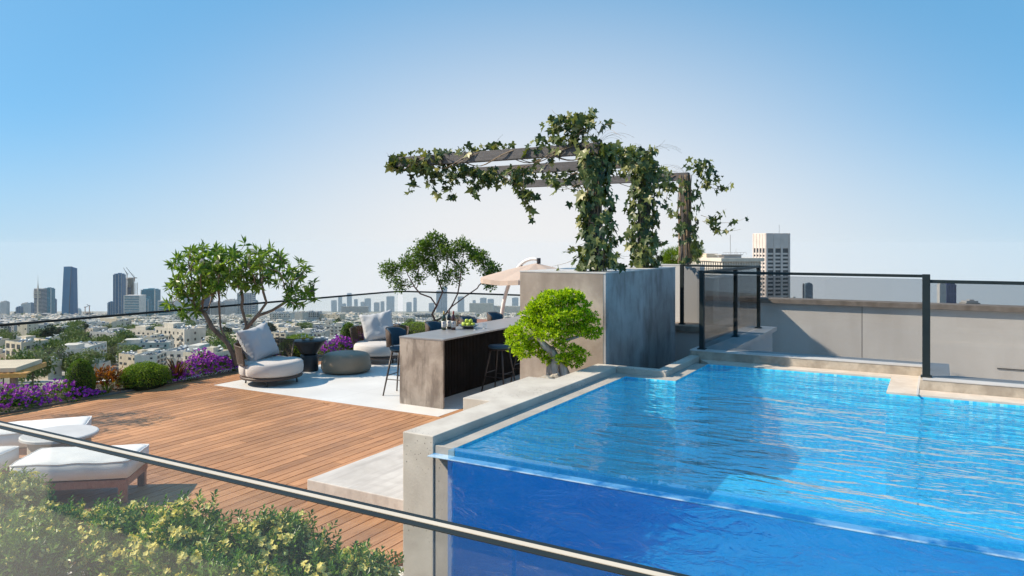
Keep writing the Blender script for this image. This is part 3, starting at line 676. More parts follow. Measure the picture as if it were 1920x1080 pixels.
# ---- lounge armchair
def armchair(label, loc, rz):
    t_ = thing('lounge_armchair', label, 'armchair', (0, 0, 0), 0, 'round lounge armchairs')
    # seat cushion, front segment and two side segments, cut from one disc (front is +x)
    def seg(a0, a1, rx, ry, n_=26, name='seat_cushion'):
        prof = [(1.0 - 0.09, 0.165), (0.985, 0.20), (1.0, 0.29), (0.985, 0.37), (0.93, 0.405), (0.80, 0.418), (0.45, 0.425), (0.03, 0.425)]
        vs = []; fs = []; k = len(prof)
        for i in range(n_ + 1):
            a = a0 + (a1 - a0) * i / n_
            e = min(i, n_ - i) / n_
            sh = 1 - 0.035 * max(0, 1 - e * 9) ** 2
            for (r_, z) in prof: vs.append((rx * r_ * sh * math.cos(a), ry * r_ * sh * math.sin(a), z - 0.02 * max(0, 1 - e * 9) ** 2 * (z > .3)))
        for i in range(n_):
            for j in range(k - 1): fs.append((i*k+j, (i+1)*k+j, (i+1)*k+j+1, i*k+j+1))
        b0 = len(vs)
        vs.append((0, 0, 0.165))
        for i in range(n_): fs.append((b0, (i+1)*k, i*k))
        fs.append(tuple(range(k)) + (b0,)); fs.append(tuple(n_*k + j for j in range(k))[::-1] + (b0,))
        MB().add(vs, fs).build(name, M['cushion'], t_, smooth=True)
    seg(R(-98), R(98), 0.56, 0.56)
    seg(R(99.5), R(260.5), 0.56, 0.56)
    MB().lathe([(0, 0.105), (0.50, 0.105), (0.535, 0.115), (0.545, 0.14), (0.53, 0.163), (0, 0.164)], n=48).build('base_ring', M['dark_wood'], t_, smooth=True)
    for a in (35, 125, 215, 305): MB().tube([(0.44 * math.cos(R(a)), 0.44 * math.sin(R(a)), 0.11), (0.45 * math.cos(R(a)), 0.45 * math.sin(R(a)), 0.0)], 0.014, 8).build('leg', M['black'], t_)
    # woven wrap-around back
    A0, A1 = R(96), R(264); fr = MB(); wv = MB()
    Rr = 0.575
    def pt(a, z): 
        k = 1 + 0.10 * (z - 0.40) / 0.33
        return (Rr * k * math.cos(a), Rr * k * math.sin(a), z)
    def top(a):
        e = abs((a - A0) / (A1 - A0) * 2 - 1); return 0.72 - 0.02 * e ** 2
    n_ = 40; loop = []
    for i in range(n_ + 1): a = A0 + (A1 - A0) * i / n_; loop.append(pt(a, top(a)))
    lo = []
    for i in range(n_ + 1): a = A1 - (A1 - A0) * i / n_; lo.append(pt(a, 0.385))
    fr.tube(loop + lo + [loop[0]], 0.014, 8); 
    wv_rows = 17
    for j in range(wv_rows):
        f_ = (j + 0.6) / wv_rows
        pts = []
        for i in range(61):
            a = A0 + (A1 - A0) * i / 60; p_ = pt(a, 0.385 + (top(a) - 0.385) * f_); k = 1 + (0.008 if (i + j) % 2 else -0.008); pts.append((p_[0] * k, p_[1] * k, p_[2]))
        wv.tube(pts, 0.0082, 5, False)
    for i in range(1, 30):
        a = A0 + (A1 - A0) * i / 30; wv.tube([pt(a, 0.385), pt(a, top(a))], 0.005, 5, False)
    f = fr.build('back_frame', M['dark_wood'], t_, smooth=True); wv.build('woven_rope', M['rope'], f, smooth=True)
    # big scatter pillow leaning on the back
    n_ = 22; vs = []; fs = []
    W, H, T = 0.74, 0.66, 0.16
    for side in (1, -1):
        for i in range(n_ + 1):
            for j in range(n_ + 1):
                u = i / n_ * 2 - 1; v = j / n_ * 2 - 1
                pin = 1 - 0.10 * (1 - u * u) * abs(v) ** 3; piv = 1 - 0.12 * (1 - v * v) * abs(u) ** 3
                th = T * (max(0, (1 - u ** 4) * (1 - v ** 4))) ** 0.45
                th *= 1 + 0.16 * noise.noise(Vector((u * 2.1 + side, v * 2.1, 3.3)))
                cr = 0.014 * math.sin(9 * (u - 0.5 * v) + 3 * noise.noise(Vector((u, v, 0)))) * (1 - abs(u) ** 6) * (0.3 + 0.7 * max(0, v))
                if u > 0.75 or u < -0.75: cr += 0.010 * math.sin(v * 26)
                vs.append((side * (th + cr), u * W / 2 * piv, v * H / 2 * pin + 0.02 * u * u * (v > 0)))
    m1 = (n_ + 1) ** 2
    for sd in range(2):
        for i in range(n_):
            for j in range(n_):
                q = (sd*m1 + i*(n_+1)+j, sd*m1 + (i+1)*(n_+1)+j, sd*m1 + (i+1)*(n_+1)+j+1, sd*m1 + i*(n_+1)+j+1)
                fs.append(q if sd == 0 else q[::-1])
    Mx = Matrix.Translation((-0.30, -0.03, 0.70)) @ Matrix.Rotation(R(-22), 4, 'Y') @ Matrix.Rotation(R(10), 4, 'X')
    vs = [Mx @ Vector(p_) for p_ in vs]
    MB().add(vs, fs).build('pillow', M['pillow'], t_, smooth=True)
    t_.location = loc; t_.rotation_euler = (0, 0, rz)
    return t_
c1 = armchair('round grey lounge armchair with dark woven back at the left corner of the tiles', (-10.42, 9.45, 0), R(2))
relabel(copy_tree(c1), 'second round grey lounge armchair, facing the camera between the pouffe and the bar', (-10.33, 12.35, 0), R(-48))

# ---- pouffe and side table
o = MB().lathe([(0, 0.012), (0.40, 0.012), (0.455, 0.03), (0.485, 0.10), (0.478, 0.20), (0.45, 0.31), (0.42, 0.35), (0.36, 0.372), (0.2, 0.382), (0, 0.384)], c=(-10.05, 11.0, 0), n=56).build('pouffe', M['taupe'], smooth=True)
tag(o, 'round taupe leather pouffe on the white tiles', 'pouffe')
t_ = thing('side_table', 'black hourglass shaped side table beside the left armchair', 'side table', (-10.76, 10.72, 0))
MB().lathe([(0, 0.002), (0.168, 0.002), (0.175, 0.01), (0.175, 0.31), (0.16, 0.325), (0.13, 0.33)], c=(-10.76, 10.72, 0), n=44).build('table_base', M['black'], t_, smooth=True, bevel=0)
MB().lathe([(0.13, 0.33), (0.15, 0.345), (0.17, 0.37), (0.31, 0.575), (0.322, 0.60), (0.316, 0.607), (0, 0.607)], c=(-10.76, 10.72, 0), n=44).build('table_top', M['black'], t_, smooth=True)
tumbler('glass of amber drink on the left of the black side table', -10.86, 10.66, 0.608, (0.62, 0.43, 0.03), 0.125, 0.046, 'drinks on the side table')
tumbler('glass of amber drink on the right of the black side table', -10.73, 10.74, 0.608, (0.62, 0.43, 0.03), 0.125, 0.046, 'drinks on the side table')

# ---- outdoor sofa set at lower left
def bench(label, c, d, rz):
    t_ = thing('sofa_bench', label, 'bench', (c[0], c[1], 0), rz, 'white cushioned benches')
    w, l = d
    cs = MB(); nu, nv = 22, 14; vs = []; r_ = random.Random(int(abs(c[0]) * 100))
    for sd_, zb in ((1, 0.42), (-1, 0.235)):
        for i in range(nu + 1):
            for j in range(nv + 1):
                u, v = i / nu * 2 - 1, j / nv * 2 - 1; e = (1 - u ** 8) * (1 - v ** 8)
                zz = zb + sd_ * (0.022 * (1 - u * u) * (1 - v * v) * 1.2 - 0.014 * (1 - e)) + (0.008 * noise.noise(Vector((u * 3, v * 3, c[0]))) if sd_ > 0 else 0)
                vs.append((u * l / 2 * (1 - 0.012 * v ** 8), v * w / 2 * (1 - 0.02 * u ** 8), zz))
    m1 = (nu + 1) * (nv + 1); fs = []
    for sd_ in (0, 1):
        for i in range(nu):
            for j in range(nv):
                q = (sd_*m1 + i*(nv+1)+j, sd_*m1 + (i+1)*(nv+1)+j, sd_*m1 + (i+1)*(nv+1)+j+1, sd_*m1 + i*(nv+1)+j+1); fs.append(q if sd_ == 0 else q[::-1])
    edge = [i*(nv+1) for i in range(nu+1)] + [nu*(nv+1)+j for j in range(1, nv+1)] + [i*(nv+1)+nv for i in range(nu-1, -1, -1)] + [j for j in range(nv-1, 0, -1)]
    for k_ in range(len(edge)): a_, b2_ = edge[k_], edge[(k_+1) % len(edge)]; fs.append((a_, a_ + m1, b2_ + m1, b2_))
    cu = cs.add(vs, fs).build('cushion', M['white_cushion'], t_, world=False, smooth=True)
    loop = [Vector(vs[k_]) for k_ in edge] + [Vector(vs[edge[0]])]
    MB().tube(loop, 0.007, 6).build('piping', M['white_cushion'], cu, world=False, smooth=True)
    f = MB().obox((0, -w/2 + 0.03, 0.195), (l - 0.04, 0.05, 0.07)).obox((0, w/2 - 0.03, 0.195), (l - 0.04, 0.05, 0.07)).obox((-l/2 + 0.04, 0, 0.195), (0.05, w - 0.11, 0.07)).obox((l/2 - 0.04, 0, 0.195), (0.05, w - 0.11, 0.07))
    for k in range(int(l / 0.12)): f.obox((-l/2 + 0.1 + k * 0.12, 0, 0.222), (0.07, w - 0.12, 0.02))
    f.build('frame', M['teak'], t_, world=False)
    for sx in (-1, 1):
        for sy in (-1, 1): MB().obox((sx * (l/2 - 0.06), sy * (w/2 - 0.05), 0.08), (0.07, 0.06, 0.16)).build('leg', M['teak'], t_, world=False)
bench('white cushioned teak bench on the deck, its right corner pointing at the pool step', (-7.33, 4.25), (0.62, 1.05), R(38))
bench('white cushioned bench at the left edge of the deck, behind the pale round table', (-8.95, 4.68), (0.62, 1.0), R(52))
bench('white cushioned bench at the lower left corner, nearest the yellow flowering shrubs', (-8.15, 3.45), (0.62, 1.15), R(-58))
t_ = thing('low_table', 'pale low table with a rounded top between the white benches', 'table', (-8.28, 4.55, 0))
MB().lathe([(0, 0.40), (0.36, 0.40), (0.375, 0.408), (0.375, 0.432), (0.36, 0.44), (0, 0.44)], c=(-8.28, 4.55, 0), n=44).build('table_top', M['kerb_top'], t_, smooth=False)
MB().lathe([(0, 0.004), (0.30, 0.004), (0.30, 0.398), (0, 0.398)], c=(-8.28, 4.55, 0), n=40).build('table_base', pmat('beige_table_base', [(0.4, (0.42, 0.38, 0.33)), (0.6, (0.47, 0.43, 0.38))]), t_)

# ---- dining table, chair and cantilever parasol at the back
t_ = thing('dining_table', 'brown slatted wooden dining table behind the bar', 'table', (-8.6, 14.35, 0))
q = MB(); 
for k in range(9):
    y0 = 13.85 + k * 0.113; e = abs((k - 4) / 4.5); hw = 0.98 * math.sqrt(max(0.12, 1 - e ** 2.6)); q.box(-8.55 - hw, -8.55 + hw, y0, y0 + 0.105, 0.725, 0.75)
q.build('table_top', M['teak'], t_)
MB().lathe([(0, 0.66), (0.55, 0.66), (0.6, 0.70), (0.6, 0.722), (0, 0.722)], c=(-8.55, 14.35, 0), n=30, sx=1.25, sy=0.75).build('apron', M['dark_wood'], t_)
for q in (-1, 1): MB().tube([(-8.55 + q * .3, 14.35, 0.0), (-8.55 + q * .2, 14.35, 0.66)], 0.06, 10).build('leg', M['dark_wood'], t_)
t_ = thing('dining_chair', 'dark woven dining chair behind the bar, its rounded back showing left of the wooden table', 'chair', (-9.75, 14.7, 0))
q = MB()
for j in range(9):
    pts = []
    for i in range(25):
        a = R(60 + 240 * i / 24); z = 0.5 + 0.03 * j + 0.05 * math.cos(a - math.pi); pts.append((-9.75 + 0.27 * math.cos(a), 14.7 + 0.27 * math.sin(a), z))
    q.tube(pts, 0.012, 5)
q.build('woven_back', M['rope'], t_)
MB().lathe([(0, 0.42), (0.26, 0.42), (0.27, 0.45), (0, 0.47)], c=(-9.75, 14.7, 0), n=26).build('seat', M['white_cushion'], t_)
for a in (45, 135, 225, 315): MB().tube([(-9.75 + 0.2 * math.cos(R(a)), 14.7 + 0.2 * math.sin(R(a)), 0.43), (-9.75 + 0.24 * math.cos(R(a)), 14.7 + 0.24 * math.sin(R(a)), 0)], 0.014, 6).build('leg', M['dark_wood'], t_)

t_ = thing('cantilever_parasol', 'pale beige cantilever parasol with a curved white mast behind the tall wall', 'parasol', (-8.9, 14.9, 0))
UC = Vector((-7.93, 14.95, 2.07)); M['white_metal'] = pmat('white_painted_metal', [(0.4, (0.74, 0.72, 0.70)), (0.6, (0.80, 0.78, 0.76))], rough=0.35)
M['canopy'] = leafmat('beige_canopy', [(0, (0.62, 0.50, 0.42)), (1, (0.64, 0.52, 0.44))], rough=0.85, trans=0.3, tcol=(1.1, 0.95, 0.85))
vs = [(UC.x, UC.y, UC.z)]; fs = []; nn = 8; K = 6
for j in range(1, K + 1):
    for i in range(nn * 4):
        a = 2 * math.pi * i / (nn * 4) + 0.2; rib = abs(((i % 4) / 4) - 0.5) * 2
        rr = 1.33 * j / K * (1 - 0.07 * (1 - rib)); vs.append((UC.x + rr * math.cos(a), UC.y + rr * math.sin(a), UC.z - 0.33 * (j / K) ** 1.15 + 0.0 - 0.03 * (1 - rib) * (j / K)))
n4 = nn * 4
for i in range(n4): fs.append((0, 1 + i, 1 + (i + 1) % n4))
for j in range(K - 1):
    for i in range(n4): fs.append((1 + j*n4 + i, 1 + (j+1)*n4 + i, 1 + (j+1)*n4 + (i+1) % n4, 1 + j*n4 + (i+1) % n4))
b0 = len(vs)
for i in range(n4): p_ = vs[1 + (K-1)*n4 + i]; vs.append((p_[0], p_[1], p_[2] - 0.10))
for i in range(n4): fs.append((1 + (K-1)*n4 + i, b0 + i, b0 + (i + 1) % n4, 1 + (K-1)*n4 + (i+1) % n4))
MB().add(vs, fs).build('canopy', M['canopy'], t_, smooth=False)
for i in range(8):
    a = 2 * math.pi * i / 8 + 0.2; MB().tube([(UC.x, UC.y, UC.z - 0.05), (UC.x + 1.3 * math.cos(a), UC.y + 1.3 * math.sin(a), UC.z - 0.36)], 0.012, 5).build('rib', M['white_metal'], t_)
mast = []
for i in range(25):
    s_ = i / 24; a = R(180 - 95 * s_)
    x = -7.95 + 0.95 * math.cos(a) * (1.0); z = 0.0 + 2.17 * math.sin(R(98 * s_)) ** 0.9
    mast.append((x, 14.95, z))
MB().tube(mast, [0.05 - 0.015 * i / 24 for i in range(25)], 10).build('mast', M['white_metal'], t_, smooth=True)
MB().box(-9.25, -8.55, 14.6, 15.3, 0.003, 0.06).build('base_plate', M['white_metal'], t_, bevel=0.01)
MB().tube([(-7.86, 14.95, 2.19), (-7.86, 14.95, 2.06)], 0.045, 12).build('hub', M['black'], t_)
MB().tube([(-8.3, 14.95, 2.02), (-8.36, 14.93, 1.72)], 0.022, 8).build('crank_handle', M['stool_leg'], t_)

# ---------------------------------------------------------------- pergola
M['pergola'] = pmat('weathered_dark_timber', [(0.3, (0.065, 0.062, 0.065)), (0.7, (0.125, 0.118, 0.12))], scale=6, stretch=(1, 8, 8), rough=0.7, bump=0.3, bscale=40)
pg = thing('pergola', 'open dark timber pergola of three posts with long beams reaching out to the left', 'pergola', (-3.6, 10, 2.165))
PY = (8.30, 9.98, 12.64)
PXs = (-3.585, -3.585, -3.78); PEn = (-6.62, -6.55, -6.95)
for x, y, zt, xe in zip(PXs, PY, (3.72, 3.72, 3.74), PEn):
    zb = 2.168 if y < 12 else 2.147
    MB().box(x - 0.06, x + 0.06, y - 0.06, y + 0.06, zb, zt - 0.135).build('post', M['pergola'], pg, bevel=0.004)
    MB().box(xe, x + 0.07, y - 0.055, y + 0.055, zt - 0.134, zt).build('beam', M['pergola'], pg, bevel=0.004)
# ================================================================ PLANTS
M['bark'] = pmat('warm_bark', [(0.3, (0.13, 0.085, 0.06)), (0.7, (0.30, 0.21, 0.155))], scale=9, stretch=(1, 1, 0.35), rough=0.8, bump=0.5, bscale=60)
M['bark_red'] = pmat('red_bark', [(0.3, (0.09, 0.045, 0.035)), (0.7, (0.20, 0.105, 0.08))], scale=8, stretch=(1, 1, 0.3), rough=0.7, bump=0.5, bscale=50)
M['bark_grey'] = pmat('driftwood_bark', [(0.35, (0.16, 0.115, 0.085)), (0.55, (0.42, 0.38, 0.36)), (0.7, (0.62, 0.60, 0.59))], scale=9, stretch=(1.5, 1.5, 0.25), rough=0.8, bump=0.6, bscale=30)
M['leaf_a'] = leafmat('plumeria_leaf', [(0, (0.05, 0.12, 0.018)), (0.5, (0.14, 0.24, 0.035)), (1, (0.27, 0.37, 0.06))], rough=0.35, trans=0.4)
M['leaf_b'] = leafmat('small_dark_leaf', [(0, (0.04, 0.095, 0.013)), (0.6, (0.115, 0.20, 0.025)), (1, (0.20, 0.29, 0.04))], rough=0.4, trans=0.35)
M['leaf_j'] = leafmat('bright_juniper', [(0, (0.05, 0.14, 0.004)), (0.2, (0.16, 0.32, 0.005)), (0.5, (0.42, 0.60, 0.008)), (1, (0.68, 0.80, 0.03))], rough=0.5, trans=0.3, tcol=(1.3, 1.3, 0.4))
M['ivy'] = leafmat('ivy_leaf', [(0, (0.02, 0.05, 0.025)), (0.4, (0.06, 0.095, 0.03)), (0.75, (0.14, 0.17, 0.045)), (0.93, (0.22, 0.24, 0.08)), (1, (0.45, 0.42, 0.22))], rough=0.4, trans=0.28, tcol=(1.2, 1.2, 0.5))
M['leaf_s'] = leafmat('glossy_shrub_leaf', [(0, (0.03, 0.10, 0.012)), (0.5, (0.09, 0.20, 0.02)), (0.85, (0.17, 0.31, 0.035)), (1, (0.28, 0.42, 0.06))], rough=0.35, trans=0.28)
M['leaf_box'] = leafmat('boxwood_leaf', [(0, (0.06, 0.13, 0.010)), (0.5, (0.15, 0.25, 0.018)), (1, (0.32, 0.42, 0.04))], rough=0.5, trans=0.35)
M['leaf_d'] = leafmat('dark_conifer', [(0, (0.06, 0.13, 0.015)), (1, (0.22, 0.34, 0.04))], rough=0.5, trans=0.2)
M['leaf_o'] = leafmat('copper_leaf', [(0, (0.12, 0.03, 0.012)), (0.4, (0.33, 0.12, 0.02)), (0.8, (0.52, 0.25, 0.03)), (1, (0.16, 0.14, 0.03))], rough=0.4, trans=0.3, tcol=(1.2, 0.9, 0.4))
M['leaf_c'] = leafmat('bronze_blade', [(0, (0.06, 0.035, 0.015)), (0.6, (0.16, 0.07, 0.025)), (1, (0.22, 0.16, 0.05))], rough=0.4, trans=0.2, tcol=(1.2, 0.9, 0.5))
M['petal_y'] = leafmat('pale_yellow_petal', [(0, (0.78, 0.68, 0.16)), (1, (0.88, 0.82, 0.36))], rough=0.6, trans=0.3, tcol=(1.1, 1.1, 0.7))
M['petal_p'] = leafmat('purple_petal', [(0, (0.26, 0.012, 0.34)), (0.6, (0.48, 0.04, 0.50)), (1, (0.74, 0.17, 0.66))], rough=0.6, trans=0.3, tcol=(1.2, 0.7, 1.3))
M['petal_w'] = leafmat('white_petal', [(0, (0.72, 0.70, 0.62)), (1, (0.82, 0.80, 0.76))], rough=0.6, trans=0.25, tcol=(1, 1, 1))

def grow(start, attr, step=0.09, infl=0.8, kill=0.16, iters=90, up=0.15, r=None):
    """start: list of polylines sharing a root; attr: Nx3 points. returns node list and parents"""
    P_ = []; par = []
    key = {}
    for pl in start:
        prev = -1
        for a, b2 in zip(pl[:-1], pl[1:]):
            a = Vector(a); b2 = Vector(b2); k = tuple(round(q, 3) for q in a)
            if k not in key: P_.append(a); par.append(prev); key[k] = len(P_) - 1
            prev = key[k]
            n_ = max(1, int((b2 - a).length / step))
            for i in range(1, n_ + 1):
                q = a.lerp(b2, i / n_); kk = tuple(round(w, 3) for w in q)
                if kk in key: prev = key[kk]; continue
                P_.append(q); par.append(prev); key[kk] = len(P_) - 1; prev = len(P_) - 1
    A = np.array(attr, float); alive = np.ones(len(A), bool)
    X = np.array([tuple(p) for p in P_])
    D = np.linalg.norm(A[:, None] - X[None], axis=2); near = D.argmin(1); nd = D.min(1)
    for it in range(iters):
        sel = alive & (nd < infl * (3 if it < 12 else 1.6))
        if not sel.any(): break
        dirs = {}
        for ai in np.where(sel)[0]:
            v = A[ai] - X[near[ai]]; l = np.linalg.norm(v)
            if l > 1e-6: dirs.setdefault(int(near[ai]), []).append(v / l)
        new = []
        for k, vs in dirs.items():
            v = np.sum(vs, axis=0); l = np.linalg.norm(v)
            if l < 1e-3: v = np.array(vs[0])
            v = v / np.linalg.norm(v) + np.array([rnd.uniform(-.25, .25), rnd.uniform(-.25, .25), rnd.uniform(-.25, .25) + up])
            v /= np.linalg.norm(v); new.append((X[k] + v * step, k))
        if not new: break
        base = len(X); X = np.vstack([X, [q for q, _ in new]]); par += [k for _, k in new]
        D = np.linalg.norm(A[:, None] - X[None, base:], axis=2); m_ = D.min(1); am = D.argmin(1) + base
        c_ = m_ < nd; near[c_] = am[c_]; nd[c_] = m_[c_]
        alive &= nd > kill
    return [Vector(p) for p in X], par
def radii(par, tip=0.006, ex=2.3, mx=9):
    n_ = len(par); acc = [0.0] * n_; ch = [0] * n_
    for p_ in par:
        if p_ >= 0: ch[p_] += 1
    for i in range(n_ - 1, -1, -1):
        if ch[i] == 0: acc[i] = tip ** ex
        if par[i] >= 0: acc[par[i]] += acc[i]
    return [min(mx, a ** (1 / ex)) for a in acc], ch
def branches(mb, P_, par, rad, ch, sides=6):
    kids = {}
    for i, p_ in enumerate(par): kids.setdefault(p_, []).append(i)
    def chain(i, prev):
        pts = []; rr = []
        if prev >= 0: pts.append(P_[prev]); rr.append(min(rad[prev], rad[i] * 1.25))
        while True:
            pts.append(P_[i]); rr.append(rad[i])
            ks = kids.get(i, [])
            if len(ks) == 0: break
            ks = sorted(ks, key=lambda q: -rad[q])
            for k in ks[1:]: stack.append((k, i))
            i = ks[0]
        if len(pts) > 1: mb.tube(pts, rr, sides if rr[0] > 0.012 else 4, True)
    stack = [(k, -1) for k in kids.get(-1, [])]
    while stack: chain(*stack.pop())
def ell_points(n_, ells, r, shell=0.0):
    out = []; tot = sum(e[3] * e[4] * e[5] for e in ells)
    for e in ells:
        for _ in range(max(1, int(n_ * e[3] * e[4] * e[5] / tot))):
            v = rv(r); s_ = (shell + (1 - shell) * r.random()) ** 0.45 if shell == 0 else r.uniform(shell, 1)
            out.append((e[0] + v.x * e[3] * s_, e[1] + v.y * e[4] * s_, e[2] + v.z * e[5] * s_))
    return out

# ---- flowering tree at the left corner (long leaves in whorls, white flowers)
def plumeria(label, base, ells, limbs, seed, natt=300, group=None):
    r = random.Random(seed)
    t_ = thing('flowering_tree', label, 'tree', base, 0, group)
    att = ell_points(natt, ells, r)
    P_, par = grow(limbs, att, 0.075, 0.7, 0.095, 90, 0.15)
    rad, ch = radii(par, 0.0058, 2.25, 0.062)
    tb = MB(); branches(tb, P_, par, rad, ch, 8); tb.build('trunk', M['bark'], t_, smooth=True)
    lf = MB(); fw_ = MB()
    zmin = min(e[2] - e[5] for e in ells)
    for i, p_ in enumerate(P_):
        if ch[i] == 0 and p_.z > zmin - 0.1:
            d_ = (P_[i] - P_[par[i]]).normalized()
            for k in range(r.randint(9, 13)):
                a = 2.4 * k + r.uniform(-.3, .3); o1 = d_.orthogonal().normalized(); o2 = d_.cross(o1)
                sd = (o1 * math.cos(a) + o2 * math.sin(a)); dd = (sd * r.uniform(0.8, 1.3) + d_ * r.uniform(0.1, 0.9) + Vector((0, 0, r.uniform(-.35, .2))))
                lf.leaf(p_ + d_ * r.uniform(-0.04, 0.02), dd, d_, r.uniform(0.14, 0.22), r.uniform(0.042, 0.062), 0.2)
            if r.random() < 0.13 and p_.z > zmin + 0.3:
                for k in range(r.randint(8, 14)):
                    c_ = p_ + d_ * 0.07 + rv(r) * 0.035; n_ = (c_ - p_).normalized()
                    for q in range(5):
                        a = q * 1.2566; o1 = n_.orthogonal().normalized(); o2 = n_.cross(o1)
                        fw_.leaf(c_, (o1 * math.cos(a) + o2 * math.sin(a)) + n_ * 0.4, n_, 0.026, 0.018, 0.1)
    lf.build('crown', M['leaf_a'], t_)
    if fw_.v: fw_.build('blossom', M['petal_w'], t_)
    return t_
lim = [[(-11.97, 9.97, 0.02), (-12.00, 9.95, 0.27), (-12.12, 9.88, 0.55), (-12.24, 9.81, 0.88), (-12.26, 9.80, 1.20)],
       [(-12.12, 9.88, 0.55), (-12.33, 9.70, 0.85), (-12.50, 9.64, 1.15), (-12.70, 9.55, 1.30)],
       [(-12.00, 9.95, 0.27), (-11.93, 10.00, 0.60), (-11.80, 10.08, 0.86), (-11.88, 10.02, 1.25)],
       [(-11.80, 10.08, 0.86), (-11.62, 10.16, 1.08), (-11.45, 10.26, 1.35)],
       [(-11.62, 10.16, 1.08), (-11.35, 10.32, 1.20), (-11.10, 10.46, 1.38)]]
plumeria('spreading flowering tree with long leaves and white blossom at the left of the terrace', (-11.97, 9.97, 0.0),
         [(-12.40, 9.70, 1.95, 0.78, 0.75, 0.55), (-12.75, 9.5, 1.45, 0.5, 0.5, 0.42), (-11.72, 10.10, 2.05, 0.65, 0.7, 0.48), (-10.98, 10.5, 1.80, 0.38, 0.45, 0.42), (-10.95, 10.55, 1.42, 0.32, 0.4, 0.25)], lim, 11, 600)

def bushy(label, name, base, ells, limbs, seed, natt=420, lm='leaf_b', bm='bark_red', ls=(0.035, 0.055), lw=(0.02, 0.03), per=26, rad_=0.085, maxr=0.06, tip=0.0042):
    r = random.Random(seed)
    t_ = thing(name, label, 'tree', base)
    att = ell_points(natt, ells, r)
    P_, par = grow(limbs, att, 0.08, 0.7, 0.12, 80, 0.12)
    rad, ch = radii(par, tip, 2.2, maxr)
    tb = MB(); branches(tb, P_, par, rad, ch, 7); tb.build('trunk', M[bm], t_, smooth=True)
    lf = MB(); zmin = min(e[2] - e[5] for e in ells)
    for i, p_ in enumerate(P_):
        if (ch[i] == 0 or (rad[i] < tip * 1.7 and r.random() < 0.5)) and p_.z > zmin - 0.05:
            for k in range(per):
                o_ = rv(r); q = p_ + o_ * rad_ * r.random() ** 0.5 * 1.5
                lf.leaf(q, o_ + Vector((0, 0, 0.4)), rv(r), r.uniform(*ls), r.uniform(*lw), 0.2)
    lf.build('crown', M[lm], t_)
    return t_
lim = [[(-11.52, 15.98, 0.0), (-11.50, 16.0, 0.46), (-11.58, 15.97, 0.66), (-11.46, 16.0, 0.88), (-11.60, 15.93, 1.10), (-11.85, 15.8, 1.20), (-12.0, 15.72, 1.40)],
       [(-11.46, 16.0, 0.88), (-11.30, 16.05, 1.25), (-11.42, 16.0, 1.6)],
       [(-11.50, 16.0, 0.46), (-11.28, 16.1, 0.62), (-11.12, 16.18, 0.85), (-10.96, 16.25, 1.2), (-10.9, 16.28, 1.55)],
       [(-11.12, 16.18, 0.85), (-10.75, 16.35, 1.15), (-10.5, 16.5, 1.35)]]
bushy('green tree with twisted reddish stems at the back of the terrace, left of the parasol', 'twisted_tree', (-11.5, 16.0, 0.0),
      [(-12.05, 15.65, 1.95, 0.36, 0.35, 0.26), (-12.5, 15.4, 1.78, 0.26, 0.28, 0.24), (-12.3, 15.5, 1.45, 0.26, 0.25, 0.18), (-11.75, 15.85, 2.35, 0.34, 0.35, 0.28), (-11.5, 15.95, 2.62, 0.28, 0.3, 0.2), (-11.2, 16.1, 2.25, 0.34, 0.35, 0.26), (-10.85, 16.3, 2.42, 0.28, 0.3, 0.22),
       (-10.5, 16.5, 2.15, 0.30, 0.3, 0.26), (-10.2, 16.65, 1.85, 0.26, 0.3, 0.28), (-10.25, 16.65, 1.5, 0.2, 0.25, 0.22), (-11.6, 15.9, 1.95, 0.28, 0.3, 0.22), (-10.95, 16.2, 1.85, 0.3, 0.3, 0.24), (-11.25, 16.1, 1.62, 0.22, 0.25, 0.16), (-11.9, 15.75, 1.62, 0.22, 0.25, 0.16)], lim, 21, 820, per=46, ls=(0.05, 0.08), lw=(0.032, 0.046))
# tree standing beyond the left edge of the view; its shade falls across the deck
bushy('leafy tree in the planter beyond the left edge of the picture, shading the deck', 'twisted_tree', (-12.4, 5.3, 0.0),
      [(-12.3, 4.9, 1.9, 0.8, 0.8, 0.5), (-12.0, 4.1, 1.8, 0.6, 0.6, 0.4)], [[(-12.4, 4.7, 0.0), (-12.35, 4.7, 0.6), (-12.3, 4.6, 1.2)]], 23, 160, per=22)

